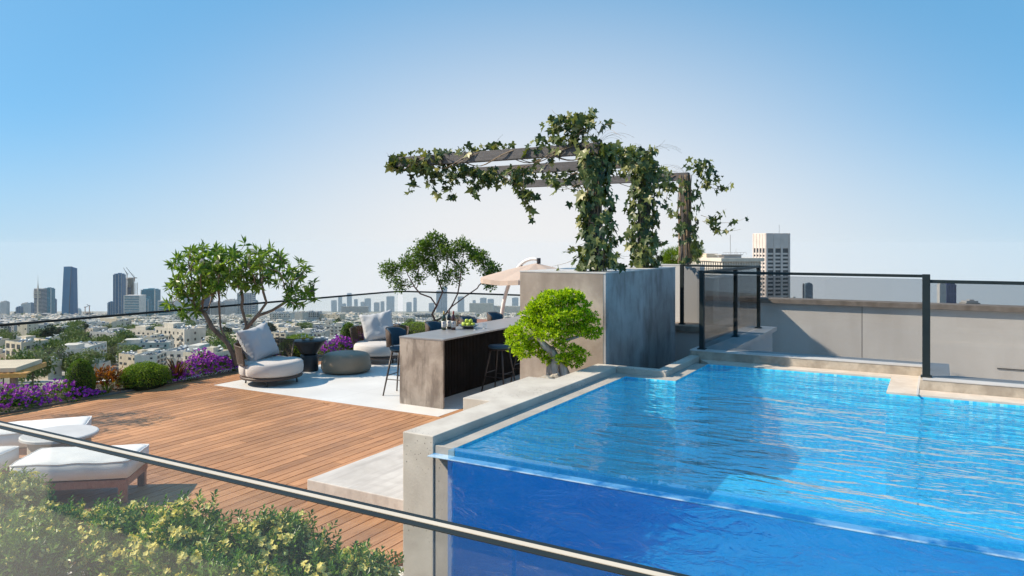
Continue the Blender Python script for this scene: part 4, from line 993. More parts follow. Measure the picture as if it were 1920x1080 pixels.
# ---- bonsai
def bonsai():
    r = random.Random(31)
    t_ = thing('bonsai_tree', 'bright green bonsai with a pale twisted trunk in front of the tall brown wall', 'bonsai tree', (-3.70, 7.45, 0.95))
    # picture plane of the tree: right = R, up = z
    def q(a, z, dep=0.0):           # a metres right of the trunk, depth offset
        return Vector((-3.72 + a * CA - dep * SA, 7.42 + a * SA + dep * CA, z))
    tb = MB()
    tb.tube([q(0.02, 0.93), q(0.0, 1.03), q(-0.01, 1.10), q(0.03, 1.20), q(0.0, 1.28), q(-0.10, 1.36), q(-0.17, 1.45), q(-0.12, 1.56), q(-0.05, 1.68)], [0.085, 0.078, 0.068, 0.055, 0.048, 0.042, 0.036, 0.028, 0.016], 12)
    tb.tube([q(0.12, 0.93, 0.02), q(0.13, 1.04, 0.02), q(0.10, 1.14), q(0.05, 1.22)], [0.07, 0.062, 0.045, 0.03], 10)
    tb.tube([q(-0.06, 0.93), q(-0.045, 1.02), q(-0.02, 1.12)], [0.04, 0.032, 0.03], 8)
    for path, r0 in (([q(-0.17, 1.45), q(-0.30, 1.44), q(-0.45, 1.48)], 0.024), ([q(-0.05, 1.30), q(0.10, 1.40, .02), q(0.28, 1.46), q(0.42, 1.50)], 0.026), ([q(-0.12, 1.56), q(0.10, 1.66), q(0.25, 1.72)], 0.02), ([q(-0.10, 1.60), q(-0.25, 1.68), q(-0.35, 1.7)], 0.018), ([q(0.03, 1.20), q(-0.10, 1.20), q(-0.22, 1.26)], 0.014), ([q(0.05, 1.2), q(0.16, 1.24), q(0.26, 1.28)], 0.018)):
        tb.tube(path, [r0 * (1 - 0.6 * i / (len(path) - 1)) for i in range(len(path))], 7)
    tb.build('trunk', M['bark_grey'], t_, smooth=True)
    pads = [(-0.44, 1.50, 0, .17, .10), (-0.56, 1.36, .02, .12, .10), (-0.62, 1.48, .04, .09, .08), (-0.48, 1.26, 0, .14, .07), (-0.36, 1.33, .03, .11, .06), (-0.30, 1.62, .05, .18, .10), (-0.43, 1.66, .08, .10, .07), (-0.24, 1.78, 0, .16, .09), (-0.06, 1.86, .02, .19, .10), (0.12, 1.88, 0, .15, .09), (-0.33, 1.74, .02, .10, .06),
            (-0.07, 1.66, -.10, .18, .11), (0.13, 1.70, -.05, .17, .11), (0.29, 1.66, .03, .14, .10), (0.38, 1.56, 0, .12, .10), (0.42, 1.46, 0.02, .10, .07), (0.26, 1.80, .04, .11, .07), (-0.18, 1.48, -.08, .16, .09), (0.04, 1.50, .02, .14, .09), (0.22, 1.50, -.02, .12, .06),
            (0.12, 1.27, -.04, .11, .09), (0.25, 1.22, 0, .10, .09), (0.02, 1.19, -.06, .09, .06), (0.17, 1.14, -.02, .09, .06), (-0.24, 1.23, 0, .05, .05), (-0.19, 1.16, 0, .045, .035), (-0.02, 1.37, -.05, .08, .05)]
    lf = MB()
    for (a, z, dep, rh, rvv) in pads:
        rh *= 0.9; rvv *= 0.85
        n_ = int(1500 * rh * rh * 9)
        a = (a - 0.42) * 0.84 + 0.44; c_ = q(a, z + 0.03, dep)
        for k in range(max(60, n_)):
            v = rv(r); s_ = r.uniform(0.72, 1.0)
            g = 1 + 0.8 * noise.noise(Vector((v.x * 3 + a * 9, v.y * 3, v.z * 3 + z * 7)))
            p_ = c_ + Vector((v.x * rh, v.y * rh, v.z * rvv * 0.85)) * s_ * g
            ax = (v + Vector((0, 0, 0.5)) + rv(r) * 0.5).normalized()
            for j in range(6):
                d_ = (ax + rv(r) * 0.75).normalized(); sd = d_.cross(rv(r)); 
                if sd.length < .05: continue
                sd.normalize(); L = r.uniform(0.028, 0.05); w_ = 0.0036
                lf.add([p_ - sd * w_, p_ + d_ * L * 0.6 + sd * w_ * 1.6, p_ + d_ * L, p_ + d_ * L * 0.55 - sd * w_ * 1.6], [(0, 1, 2, 3)])
    lf.build('foliage', M['leaf_j'], t_)
bonsai()

# ---- ivy
def ivy_leaf(mb, p_, d_, nrm, s_, r):
    d_ = d_.normalized(); sd = d_.cross(nrm)
    if sd.length < 1e-3: sd = d_.orthogonal()
    sd.normalize(); up = sd.cross(d_)
    out = [(0.0, 0.0), (0.30, -0.22), (0.52, -0.02), (0.36, 0.18), (0.62, 0.50), (0.24, 0.46), (0.0, 1.0), (-0.24, 0.46), (-0.62, 0.50), (-0.36, 0.18), (-0.52, -0.02), (-0.30, -0.22)]
    vs = [p_ + sd * (x * s_) + d_ * (y * s_) + up * (s_ * 0.28 * abs(x) - s_ * 0.12 * y * y + r.uniform(-.03, .03) * s_) for x, y in out]
    c_ = p_ + d_ * (0.28 * s_)
    n_ = len(vs); mb.add(vs + [c_], [(i, (i + 1) % n_, n_) for i in range(n_)])
def ivy(label, idx, col_n, beam_pts, strays, seed, bare=False, up_n=0):
    r = random.Random(seed); x, y = PXs[idx], PY[idx]; zb = 2.17; zt = 3.6
    t_ = thing('ivy_vine', label, 'ivy', (x, y, zb), 0, 'ivy on the pergola')
    lf = MB(); st_ = MB()
    # stems winding up the post
    for k in range(8 if not bare else 26):
        a0 = r.uniform(0, 6.28); rr = r.uniform(0.075, 0.11); pts = []
        tw = r.uniform(-3, 3) if not bare else r.uniform(-.8, .8)
        for j in range(22):
            f = j / 21; a = a0 + tw * f; pts.append((x + (rr + .015 * math.sin(9 * f + k)) * math.cos(a), y + (rr + .015 * math.cos(7 * f + k)) * math.sin(a), zb + (zt + 0.1 - zb) * f))
        st_.tube(pts, r.uniform(0.004, 0.009), 4, False)
    # column of leaves
    for k in range(col_n):
        f = r.random(); z = zb + 0.02 + (zt - zb) * f
        a = r.uniform(0, 6.28) if not bare else r.uniform(-2.2, 2.2)
        rr = (0.12 + 0.10 * r.random()) * (0.75 + 0.5 * noise.noise(Vector((f * 4, math.cos(a) + seed, math.sin(a)))) + 0.25)
        if bare: rr += 0.05
        o_ = Vector((math.cos(a), math.sin(a), 0))
        p_ = Vector((x, y, z)) + o_ * rr
        d_ = Vector((0, 0, -1)) + o_ * r.uniform(0.0, 0.7) + rv(r) * 0.45
        ivy_leaf(lf, p_, d_, o_ + rv(r) * 0.4, r.uniform(0.05, 0.135), r)
    for (c_, rad_, n_, s0, s1) in beam_pts:        # clumps on the beams
        for k in range(n_):
            v = rv(r); p_ = Vector(c_) + Vector((v.x * rad_[0], v.y * rad_[1], v.z * rad_[2])) * r.random() ** 0.5
            ivy_leaf(lf, p_, Vector((0, 0, -0.8)) + rv(r) * 0.8, rv(r) + Vector((0, 0, 0.4)), r.uniform(s0 * 0.75, s1 * 1.25), r)
    for (p0, p1, n_) in strays:                     # trailing shoots
        p0 = Vector(p0); p1 = Vector(p1); pts = []
        sag = r.uniform(0.05, 0.2); w1 = r.uniform(0, 6)
        for j in range(13):
            f = j / 12; pts.append(p0.lerp(p1, f) + Vector((0.03 * math.sin(w1 + 6 * f), 0.03 * math.cos(w1 + 5 * f), -sag * 4 * f * (1 - f) * 0.5)))
        st_.tube(pts, [0.004 - 0.0025 * j / 12 for j in range(13)], 4, False)
        for k in range(n_):
            f = 0.2 + 0.8 * (k + r.random()) / n_; q_ = pts[min(12, int(f * 12))]
            ivy_leaf(lf, q_ + rv(r) * 0.035, Vector((0, 0, -0.7)) + rv(r), rv(r), r.uniform(0.075, 0.135), r)
    xe = PEn[idx]
    for k in range(4 if not bare else 2):          # woody runners along the beam
        pts = []; ph = r.uniform(0, 6); L_ = r.uniform(0.75, 1.0)
        for j in range(30):
            f = j / 29 * L_; a = ph + 14 * f; pts.append((x + (xe - x) * f, y + 0.085 * math.cos(a), 3.655 + 0.095 * math.sin(a) - 0.03))
        st_.tube(pts, [0.008 - 0.005 * j / 29 for j in range(30)], 5, False)
    for k in range(up_n):                           # fine bare tendrils
        a = r.uniform(0, 6.28); L = r.uniform(0.3, 0.6); pts = []
        h_ = r.uniform(zt, zt + 0.15)
        for j in range(9):
            f = j / 8; pts.append((x + math.cos(a) * L * f, y + math.sin(a) * L * f, h_ + L * (1.1 * f - 0.9 * f * f)))
        st_.tube(pts, 0.0014, 3, False)
    lf.build('foliage', M['ivy'], t_); st_.build('stem', pmat('ivy_stem', [(0.3, (0.20, 0.14, 0.09)), (0.7, (0.33, 0.25, 0.17))], scale=20, rough=0.8), t_)
y0, y1, y2 = PY
beam1 = [((-6.62, y0, 3.66), (.20, .14, .14), 60, .06, .11), ((-6.30, y0, 3.66), (.24, .16, .16), 55, .06, .10), ((-5.90, y0, 3.68), (.32, .18, .15), 75, .06, .11), ((-5.62, y0 + .1, 3.46), (.30, .2, .16), 70, .06, .10), ((-6.1, y0 + .15, 3.50), (.32, .2, .10), 45, .05, .09), ((-5.2, y0 + .1, 3.40), (.30, .2, .16), 70, .06, .10), ((-5.35, y0, 3.76), (.25, .15, .08), 22, .06, .10),
         ((-4.75, y0 + .2, 3.42), (.28, .2, .16), 50, .06, .10), ((-4.9, y0, 3.78), (.22, .15, .06), 12, .06, .09), ((-4.3, y0, 3.68), (.25, .2, .22), 40, .06, .10), ((-3.95, y0, 3.80), (.3, .22, .2), 60, .06, .11), ((-3.75, y0, 4.0), (.32, .2, .14), 65, .07, .12), ((-4.1, y0, 4.02), (.25, .2, .10), 30, .07, .11), ((-3.6, y0, 3.62), (.2, .2, .25), 60, .07, .11)]
str1 = [((-6.4, y0, 3.6), (-6.45, y0 + .1, 3.22), 9), ((-6.1, y0, 3.6), (-5.95, y0, 3.16), 9), ((-5.9, y0, 3.5), (-5.7, y0 + .1, 3.12), 10), ((-5.4, y0, 3.5), (-5.3, y0, 3.15), 7), ((-4.8, y0, 3.4), (-4.55, y0 + .2, 2.98), 14), ((-4.6, y0, 3.4), (-4.5, y0 + .1, 2.75), 9),
        ((-4.9, y0, 3.4), (-4.3, y0, 3.05), 14), ((-4.2, y0, 3.5), (-4.1, y0, 3.2), 7), ((-3.6, y0, 2.6), (-3.98, y0 - .1, 2.42), 4), ((-3.6, y0, 2.5), (-4.1, y0 - .1, 2.22), 5), ((-3.55, y0, 2.7), (-3.15, y0, 2.35), 5), ((-3.55, y0, 2.45), (-3.2, y0 + .1, 2.22), 6), ((-3.6, y0, 3.2), (-3.95, y0, 2.95), 3),
        ((-5.2, y0, 3.8), (-4.85, y0, 3.92), 3), ((-6.6, y0, 3.7), (-6.78, y0, 3.8), 3), ((-3.5, y0, 2.3), (-3.42, y0 - .25, 1.95), 4), ((-3.8, y0, 3.95), (-4.15, y0, 4.18), 3)]
ivy('ivy on the nearest pergola post and its long front beam, trailing farthest to the left', 0, 430, beam1, str1, 41, up_n=26)
beam2 = [((-3.58, y0 + .5, 3.66), (.14, .4, .16), 75, .06, .10), ((-3.58, y0 + 1.1, 3.66), (.14, .4, .16), 60, .06, .10), ((-3.58, y1, 3.78), (.25, .22, .12), 50, .06, .10), ((-3.6, y1, 3.5), (.25, .25, .25), 60, .06, .11), ((-5.6, y1, 3.55), (.4, .15, .14), 60, .06, .1), ((-4.9, y1, 3.52), (.4, .15, .14), 45, .06, .1), ((-6.2, y1, 3.6), (.3, .14, .12), 30, .06, .1), ((-4.1, y1, 3.6), (.3, .14, .14), 26, .06, .1)]
str2 = [((-3.6, y1, 3.4), (-3.3, y1 + .3, 2.95), 7), ((-3.6, y1, 2.9), (-3.95, y1, 2.55), 4), ((-3.6, y1, 2.7), (-3.25, y1, 2.5), 4), ((-3.5, y1, 3.6), (-3.2, y1 + .4, 3.35), 8), ((-3.6, y1, 3.75), (-3.3, y1, 3.95), 2)]
ivy('ivy wrapped thickly round the middle pergola post', 1, 400, beam2, str2, 42, up_n=18)
beam3 = [((-3.65, y1 + .6, 3.6), (.14, .4, .14), 26, .06, .10), ((-3.7, y1 + 1.4, 3.62), (.14, .4, .12), 22, .06, .10), ((-3.55, y2, 3.86), (.28, .2, .16), 55, .06, .10), ((-3.35, y2, 3.65), (.22, .2, .2), 40, .06, .10), ((-4.15, y2, 3.5), (.22, .2, .22), 40, .06, .10), ((-5.9, y2, 3.6), (.5, .12, .12), 30, .06, .10)]
str3 = [((-3.5, y2, 3.6), (-3.1, y2, 3.4), 3), ((-3.5, y2, 3.0), (-3.05, y2, 3.1), 8), ((-3.5, y2, 2.9), (-2.85, y2, 2.75), 8), ((-3.4, y2, 2.9), (-2.75, y2 + .1, 2.95), 5), ((-3.4, y2, 3.5), (-2.95, y2, 3.55), 4), ((-4.1, y2, 3.4), (-4.05, y2, 2.95), 8)]
ivy('ivy on the farthest pergola post, its bundle of bare brown stems showing', 2, 150, beam3, str3, 43, bare=True, up_n=14)

# ---- leafy mounds
def mound(mb, c_, rad_, n_, r, L, W, amp=0.18, up=0.3, shell=(0.8, 1.0), half=True, fold=0.2):
    for k in range(n_):
        v = rv(r)
        if half and v.z < -0.25: v.z = -v.z
        g = 1 + amp * noise.noise(v * 2.2 + Vector(c_)) + amp * 0.6 * noise.noise(v * 6 + Vector(c_))
        s_ = r.uniform(*shell)
        p_ = Vector(c_) + Vector((v.x * rad_[0], v.y * rad_[1], v.z * rad_[2])) * g * s_
        mb.leaf(p_, v * 0.8 + rv(r) * 0.9 + Vector((0, 0, up)), v + rv(r) * 0.3, r.uniform(*L), r.uniform(*W), fold)
def star(mb, c_, n_, s_, k=5, w=0.6):
    o1 = n_.orthogonal().normalized(); o2 = n_.cross(o1)
    for q in range(k):
        a = q * 2 * math.pi / k; mb.leaf(c_, (o1 * math.cos(a) + o2 * math.sin(a)) + n_ * 0.35, n_, s_, s_ * w, 0.1)

# foreground shrubs with pale yellow flowers
def yshrub(label, loc, rad_, seed, nl=5200, nf=150, leafscale=1.0):
    r = random.Random(seed)
    t_ = thing('flowering_shrub', label, 'shrub', (loc[0], loc[1], -0.09), 0, 'yellow flowering shrubs in the gravel bed')
    lf = MB(); fl_ = MB(); st_ = MB()
    subs = [(loc[0] + r.uniform(-.5, .5) * rad_[0], loc[1] + r.uniform(-.5, .5) * rad_[1], loc[2] + r.uniform(-.25, .35) * rad_[2], r.uniform(.5, .75)) for _ in range(7)] + [(loc[0], loc[1], loc[2], 0.8)]
    for (x, y, z, k) in subs:
        rr = [q * k for q in rad_]
        mound(lf, (x, y, z), rr, int(nl / 8), r, (0.035 * leafscale, 0.062 * leafscale), (0.014 * leafscale, 0.022 * leafscale), 0.25, 0.25, (0.72, 1.05), False)
        st_.tube([(loc[0] + (x - loc[0]) * 0.3, loc[1] + (y - loc[1]) * 0.3, -0.09), (x, y, z - rr[2] * 0.2), (x, y, z + rr[2] * 0.6)], [0.014, 0.009, 0.003], 5)
        for j in range(16):      # upright leafy shoots
            v = rv(r); v.z = abs(v.z) + 0.2; v.normalize()
            p_ = Vector((x, y, z)) + Vector((v.x * rr[0], v.y * rr[1], v.z * rr[2])) * 0.95; d_ = (v + Vector((0, 0, 0.9))).normalized(); L = r.uniform(0.06, 0.13)
            for i in range(12):
                q_ = p_ + d_ * (L * i / 12); a = 2.4 * i; o1 = d_.orthogonal().normalized(); o2 = d_.cross(o1)
                lf.leaf(q_, (o1 * math.cos(a) + o2 * math.sin(a)) + d_ * 0.9, d_, 0.042 * leafscale, 0.016 * leafscale, 0.2)
        for j in range(int(nf / 8)):
            v = rv(r); v.z = abs(v.z) * 1.0 if r.random() < 0.75 else v.z
            p_ = Vector((x, y, z)) + Vector((v.x * rr[0], v.y * rr[1], v.z * rr[2])) * r.uniform(1.02, 1.16)
            for i in range(r.randint(4, 8)):
                star(fl_, p_ + v * 0.02 + rv(r) * 0.022, (v + rv(r) * 0.7).normalized(), r.uniform(0.014, 0.022), 5, 0.9)
    lf.build('foliage', M['leaf_s'], t_); fl_.build('flower', M['petal_y'], t_); st_.build('stem', M['bark'], t_)
    return t_
SH = [('tall yellow flowering shrub at the far left edge, in front of the white bench', (-5.89, 2.85, 0.50), (0.30, 0.26, 0.26), 51),
      ('dark green shrub low at the left edge with few flowers and bare ground below', (-4.98, 2.50, 0.42), (0.30, 0.24, 0.26), 52),
      ('yellow flowering shrub under the teak bench, left of the largest one', (-5.30, 2.80, 0.42), (0.34, 0.28, 0.27), 58),
      ('rounded yellow flowering shrub below the right corner of the teak bench', (-4.72, 2.98, 0.44), (0.42, 0.30, 0.32), 53),
      ('largest yellow flowering shrub in the middle of the foreground row', (-3.92, 2.86, 0.54), (0.46, 0.32, 0.33), 54),
      ('yellow flowering shrub with upright shoots in front of the deck boards', (-3.38, 3.08, 0.58), (0.30, 0.26, 0.30), 55),
      ('rightmost yellow flowering shrub, beside the pebbles and the concrete pillar', (-2.97, 3.22, 0.48), (0.30, 0.26, 0.26), 56),
      ('yellow flowering shrub at the bottom edge of the picture, under the handrail', (-3.20, 2.66, 0.52), (0.42, 0.28, 0.26), 57)]
for lb, lc, rr, sd in SH: yshrub(lb, lc, rr, sd, nl=4600, nf=230 if sd != 52 else 50)

# edge planting
def clipped(name, label, loc, prof, seed, mat_='leaf_box', n_=2600, L=(0.014, 0.026), W=(0.008, 0.014)):
    """prof: list of (radius, height) from bottom to top"""
    r = random.Random(seed); t_ = thing(name, label, 'shrub', loc)
    lf = MB(); H_ = prof[-1][1]
    core = MB().lathe([(a * 0.82, b2 * 0.97) for a, b2 in prof], c=loc, n=20); core.build('stem', pmat('inner_shade_core', [(0.4, (0.012, 0.02, 0.006)), (0.6, (0.02, 0.035, 0.01))], rough=0.9), t_)  # solid dark core; the bush's inner shade is put into its colour
    for k in range(n_):
        z = H_ * r.random() ** 0.9; rr = 0
        for (a0, z0), (a1, z1) in zip(prof[:-1], prof[1:]):
            if z0 <= z <= z1: rr = a0 + (a1 - a0) * (z - z0) / max(1e-6, z1 - z0)
        a = r.uniform(0, 6.28318); o_ = Vector((math.cos(a), math.sin(a), 0.35))
        g = 1 + 0.10 * noise.noise(Vector((math.cos(a) * 2, math.sin(a) * 2, z * 6)) + Vector(loc))
        p_ = Vector(loc) + Vector((math.cos(a) * rr, math.sin(a) * rr, 0)) * g * r.uniform(0.86, 1.05) + Vector((0, 0, z))
        lf.leaf(p_, o_ + rv(r) * 0.9, rv(r), r.uniform(*L), r.uniform(*W), 0.2)
    lf.build('foliage', M[mat_], t_)
    return t_
cone = [(0.17, 0.0), (0.21, 0.10), (0.215, 0.24), (0.18, 0.42), (0.10, 0.55), (0.0, 0.60)]
clipped('cone_topiary', 'dark clipped cone shaped bush among the purple flowers at the left', (-12.15, 7.0, 0.02), cone, 61, 'leaf_d', 5200, (0.018, 0.03), (0.008, 0.014))
clipped('cone_topiary', 'clipped cone shaped bush between the side table and the second armchair', (-12.25, 13.5, 0.02), cone, 62, 'leaf_d', 3600, (0.02, 0.032), (0.01, 0.016))
def roundbush(label, loc, rad_, seed, n_=5200, m_='leaf_box'):
    r = random.Random(seed); t_ = thing('round_bush', label, 'shrub', (loc[0], loc[1], 0.02))
    lf = MB(); mound(lf, loc, rad_, n_, r, (0.018, 0.032), (0.009, 0.016), 0.13, 0.2, (0.86, 1.04))
    MB().blob(loc, [q * 0.84 for q in rad_], 14, 9, 0.12, seed).build('stem', pmat('inner_shade_core', [(0.4, (0.012, 0.02, 0.006)), (0.6, (0.02, 0.035, 0.01))], rough=0.9), t_)  # filler blob coloured dark as the shade among the leaves
    lf.build('foliage', M[m_], t_)
roundbush('wide clipped green bush at the deck edge, left of the bronze spiky plant', (-11.98, 8.02, 0.14), (0.36, 0.44, 0.28), 63, 9000)
roundbush('round green bush between the left armchair and the black side table', (-12.10, 11.75, 0.20), (0.36, 0.46, 0.32), 64, 6500)
roundbush('low green bush at the far left behind the purple flowers', (-12.50, 6.15, 0.05), (0.26, 0.4, 0.17), 65, 3500)
roundbush('low yellow green bush at the foot of the twisted tree, behind the bar stools', (-11.75, 15.72, 0.22), (0.75, 0.32, 0.24), 66, 5200)
roundbush('green bush behind the left armchair at the foot of the flowering tree', (-12.15, 10.6, 0.22), (0.28, 0.34, 0.34), 67, 4200)
def blades(name, label, loc, n_, L, W, seed, mat_, spread=0.6, droop=0.5):
    r = random.Random(seed); t_ = thing(name, label, 'plant', loc); lf = MB()
    for k in range(n_):
        a = r.uniform(0, 6.28); l = r.uniform(*L); w_ = r.uniform(*W); sp_ = r.uniform(0.12, spread)
        d_ = Vector((math.cos(a) * sp_, math.sin(a) * sp_, 1)).normalized(); sd = Vector((-math.sin(a), math.cos(a), 0)); vs = []; p_ = Vector(loc) + Vector((math.cos(a), math.sin(a), 0)) * r.uniform(0, 0.04)
        K_ = 7
        for j in range(K_ + 1):
            f = j / K_; ww = w_ * (math.sin(math.pi * min(1, 0.18 + f * 0.82)) ** 0.7) / 2
            vs += [p_ - sd * ww, p_ + sd * ww]
            p_ = p_ + d_ * (l / K_); d_ = (d_ + Vector((math.cos(a) * 0.12, math.sin(a) * 0.12, -0.16)) * droop * (0.4 + f)).normalized()
        lf.add(vs, [(2*j, 2*j+1, 2*j+3, 2*j+2) for j in range(K_)])
    lf.build('foliage', M[mat_], t_)
blades('spiky_plant', 'bronze spiky plant right of the wide clipped bush', (-11.95, 8.62, 0.02), 60, (0.32, 0.55), (0.018, 0.032), 71, 'leaf_c', 0.7, 0.7)
def croton(label, loc, rad_, n_, seed):
    r = random.Random(seed); t_ = thing('copper_leaf_plant', label, 'plant', (loc[0], loc[1], 0.02)); lf = MB()
    mound(lf, loc, rad_, n_, r, (0.07, 0.14), (0.02, 0.035), 0.3, 0.1, (0.5, 1.05))
    lf.build('foliage', M['leaf_o'], t_)
croton('orange copper leaved plant between the dark cone and the wide clipped bush', (-12.15, 7.45, 0.14), (0.26, 0.28, 0.24), 420, 72)
croton('small orange copper leaved plant beside the far clipped cone', (-12.25, 14.05, 0.22), (0.24, 0.24, 0.26), 200, 73)
blades('spiky_plant', 'thin green spiky plant in front of the orange leaved plant', (-11.93, 7.32, 0.02), 26, (0.2, 0.36), (0.01, 0.018), 74, 'leaf_box', 0.9, 0.8)
def petunia(label, x0, x1, y0, y1, h, n_f, seed, white=0):
    r = random.Random(seed); cx, cy_ = (x0 + x1) / 2, (y0 + y1) / 2
    t_ = thing('purple_flower_bed', label, 'flowers', (cx, cy_, 0.02), 0, 'purple petunias along the edge planter')
    lf = MB(); fl_ = MB(); ws = MB()
    for k in range(int(n_f * 5)):
        x, y = r.uniform(x0, x1), r.uniform(y0, y1); e = (1 - abs((x - cx) / (x1 - x0) * 2) ** 3) * (1 - abs((y - cy_) / (y1 - y0) * 2) ** 6)
        z = 0.03 + h * max(0.12, e) * (0.75 + 0.5 * noise.noise(Vector((x * 3, y * 3, seed)))) * r.uniform(0.4, 1)
        lf.leaf(Vector((x, y, z)), rv(r) + Vector((0, 0, 0.3)), rv(r), r.uniform(0.03, 0.055), r.uniform(0.016, 0.026), 0.2)
    for k in range(n_f):
        x, y = r.uniform(x0, x1), r.uniform(y0, y1); e = (1 - abs((x - cx) / (x1 - x0) * 2) ** 3) * (1 - abs((y - cy_) / (y1 - y0) * 2) ** 6)
        z = 0.05 + h * max(0.12, e) * (0.75 + 0.5 * noise.noise(Vector((x * 3, y * 3, seed)))) * r.uniform(0.65, 1.12)
        n_ = (Vector((r.uniform(0, .9), -r.uniform(0, .9), r.uniform(.2, 1)))).normalized()
        star(fl_, Vector((x, y, z)), n_, r.uniform(0.022, 0.036), 5, 0.85)
    lf.build('foliage', M['leaf_b'], t_); fl_.build('flower', M['petal_p'], t_)
    if white:
        for k in range(white):
            x = x1 - 0.02 - abs(r.gauss(0, 0.05)); y = r.uniform(y0, y1)
            star(ws, Vector((x + 0.04, y, 0.04 + r.random() * 0.05)), Vector((0.3, -0.3, 1)).normalized(), r.uniform(0.010, 0.016), 5, 0.8)
        ws.build('white_flower', M['petal_w'], t_)
petunia('broad bed of purple flowers at the left deck edge, left of the dark clipped cone', -12.6, -11.78, 4.3, 7.25, 0.30, 900, 81)
petunia('low purple and white flowers between the spiky plant and the large flower bank', -12.35, -11.80, 8.2, 9.0, 0.20, 300, 82, 120)
petunia('bank of purple flowers with small white ones below it, ending at the left armchair', -12.6, -11.86, 8.9, 9.95, 0.42, 620, 83, 190)
petunia('purple flowers seen between the side table and the second armchair', -12.5, -11.80, 12.3, 14.1, 0.30, 560, 84)
petunia('short bed of purple flowers behind the left armchair', -12.4, -11.86, 10.2, 11.3, 0.22, 240, 85)
# tops of two small pines behind the tall wall
def pine_tuft(label, c_, rad_, seed):
    r = random.Random(seed); t_ = thing('small_pine', label, 'tree', (c_[0], c_[1], 0.0)); lf = MB()
    for k in range(1500):
        v = rv(r); p_ = Vector(c_) + Vector((v.x * rad_, v.y * rad_, v.z * rad_ * 0.8)) * r.uniform(0.3, 1)
        for j in range(4):
            d_ = (v + rv(r) * 0.8 + Vector((0, 0, .3))).normalized(); sd = d_.cross(rv(r)).normalized(); lf.add([p_ - sd * .004, p_ + sd * .004, p_ + d_ * r.uniform(.04, .09)], [(0, 1, 2)])
    lf.build('crown', M['leaf_box'], t_); MB().tube([(c_[0], c_[1], 0.0), (c_[0], c_[1], c_[2])], [0.05, 0.02], 7).build('trunk', M['bark'], t_)
pine_tuft('small bright green pine top behind the tall wall, left of the bare stemmed post', (-4.40, 13.9, 2.22), 0.26, 91)
pine_tuft('top of a small green pine right of the bare stemmed ivy post', (-4.02, 13.75, 2.36), 0.24, 92)
pine_tuft('top of a third low pine just above the tall wall, beside the middle ivy post', (-4.95, 13.85, 2.08), 0.26, 93)
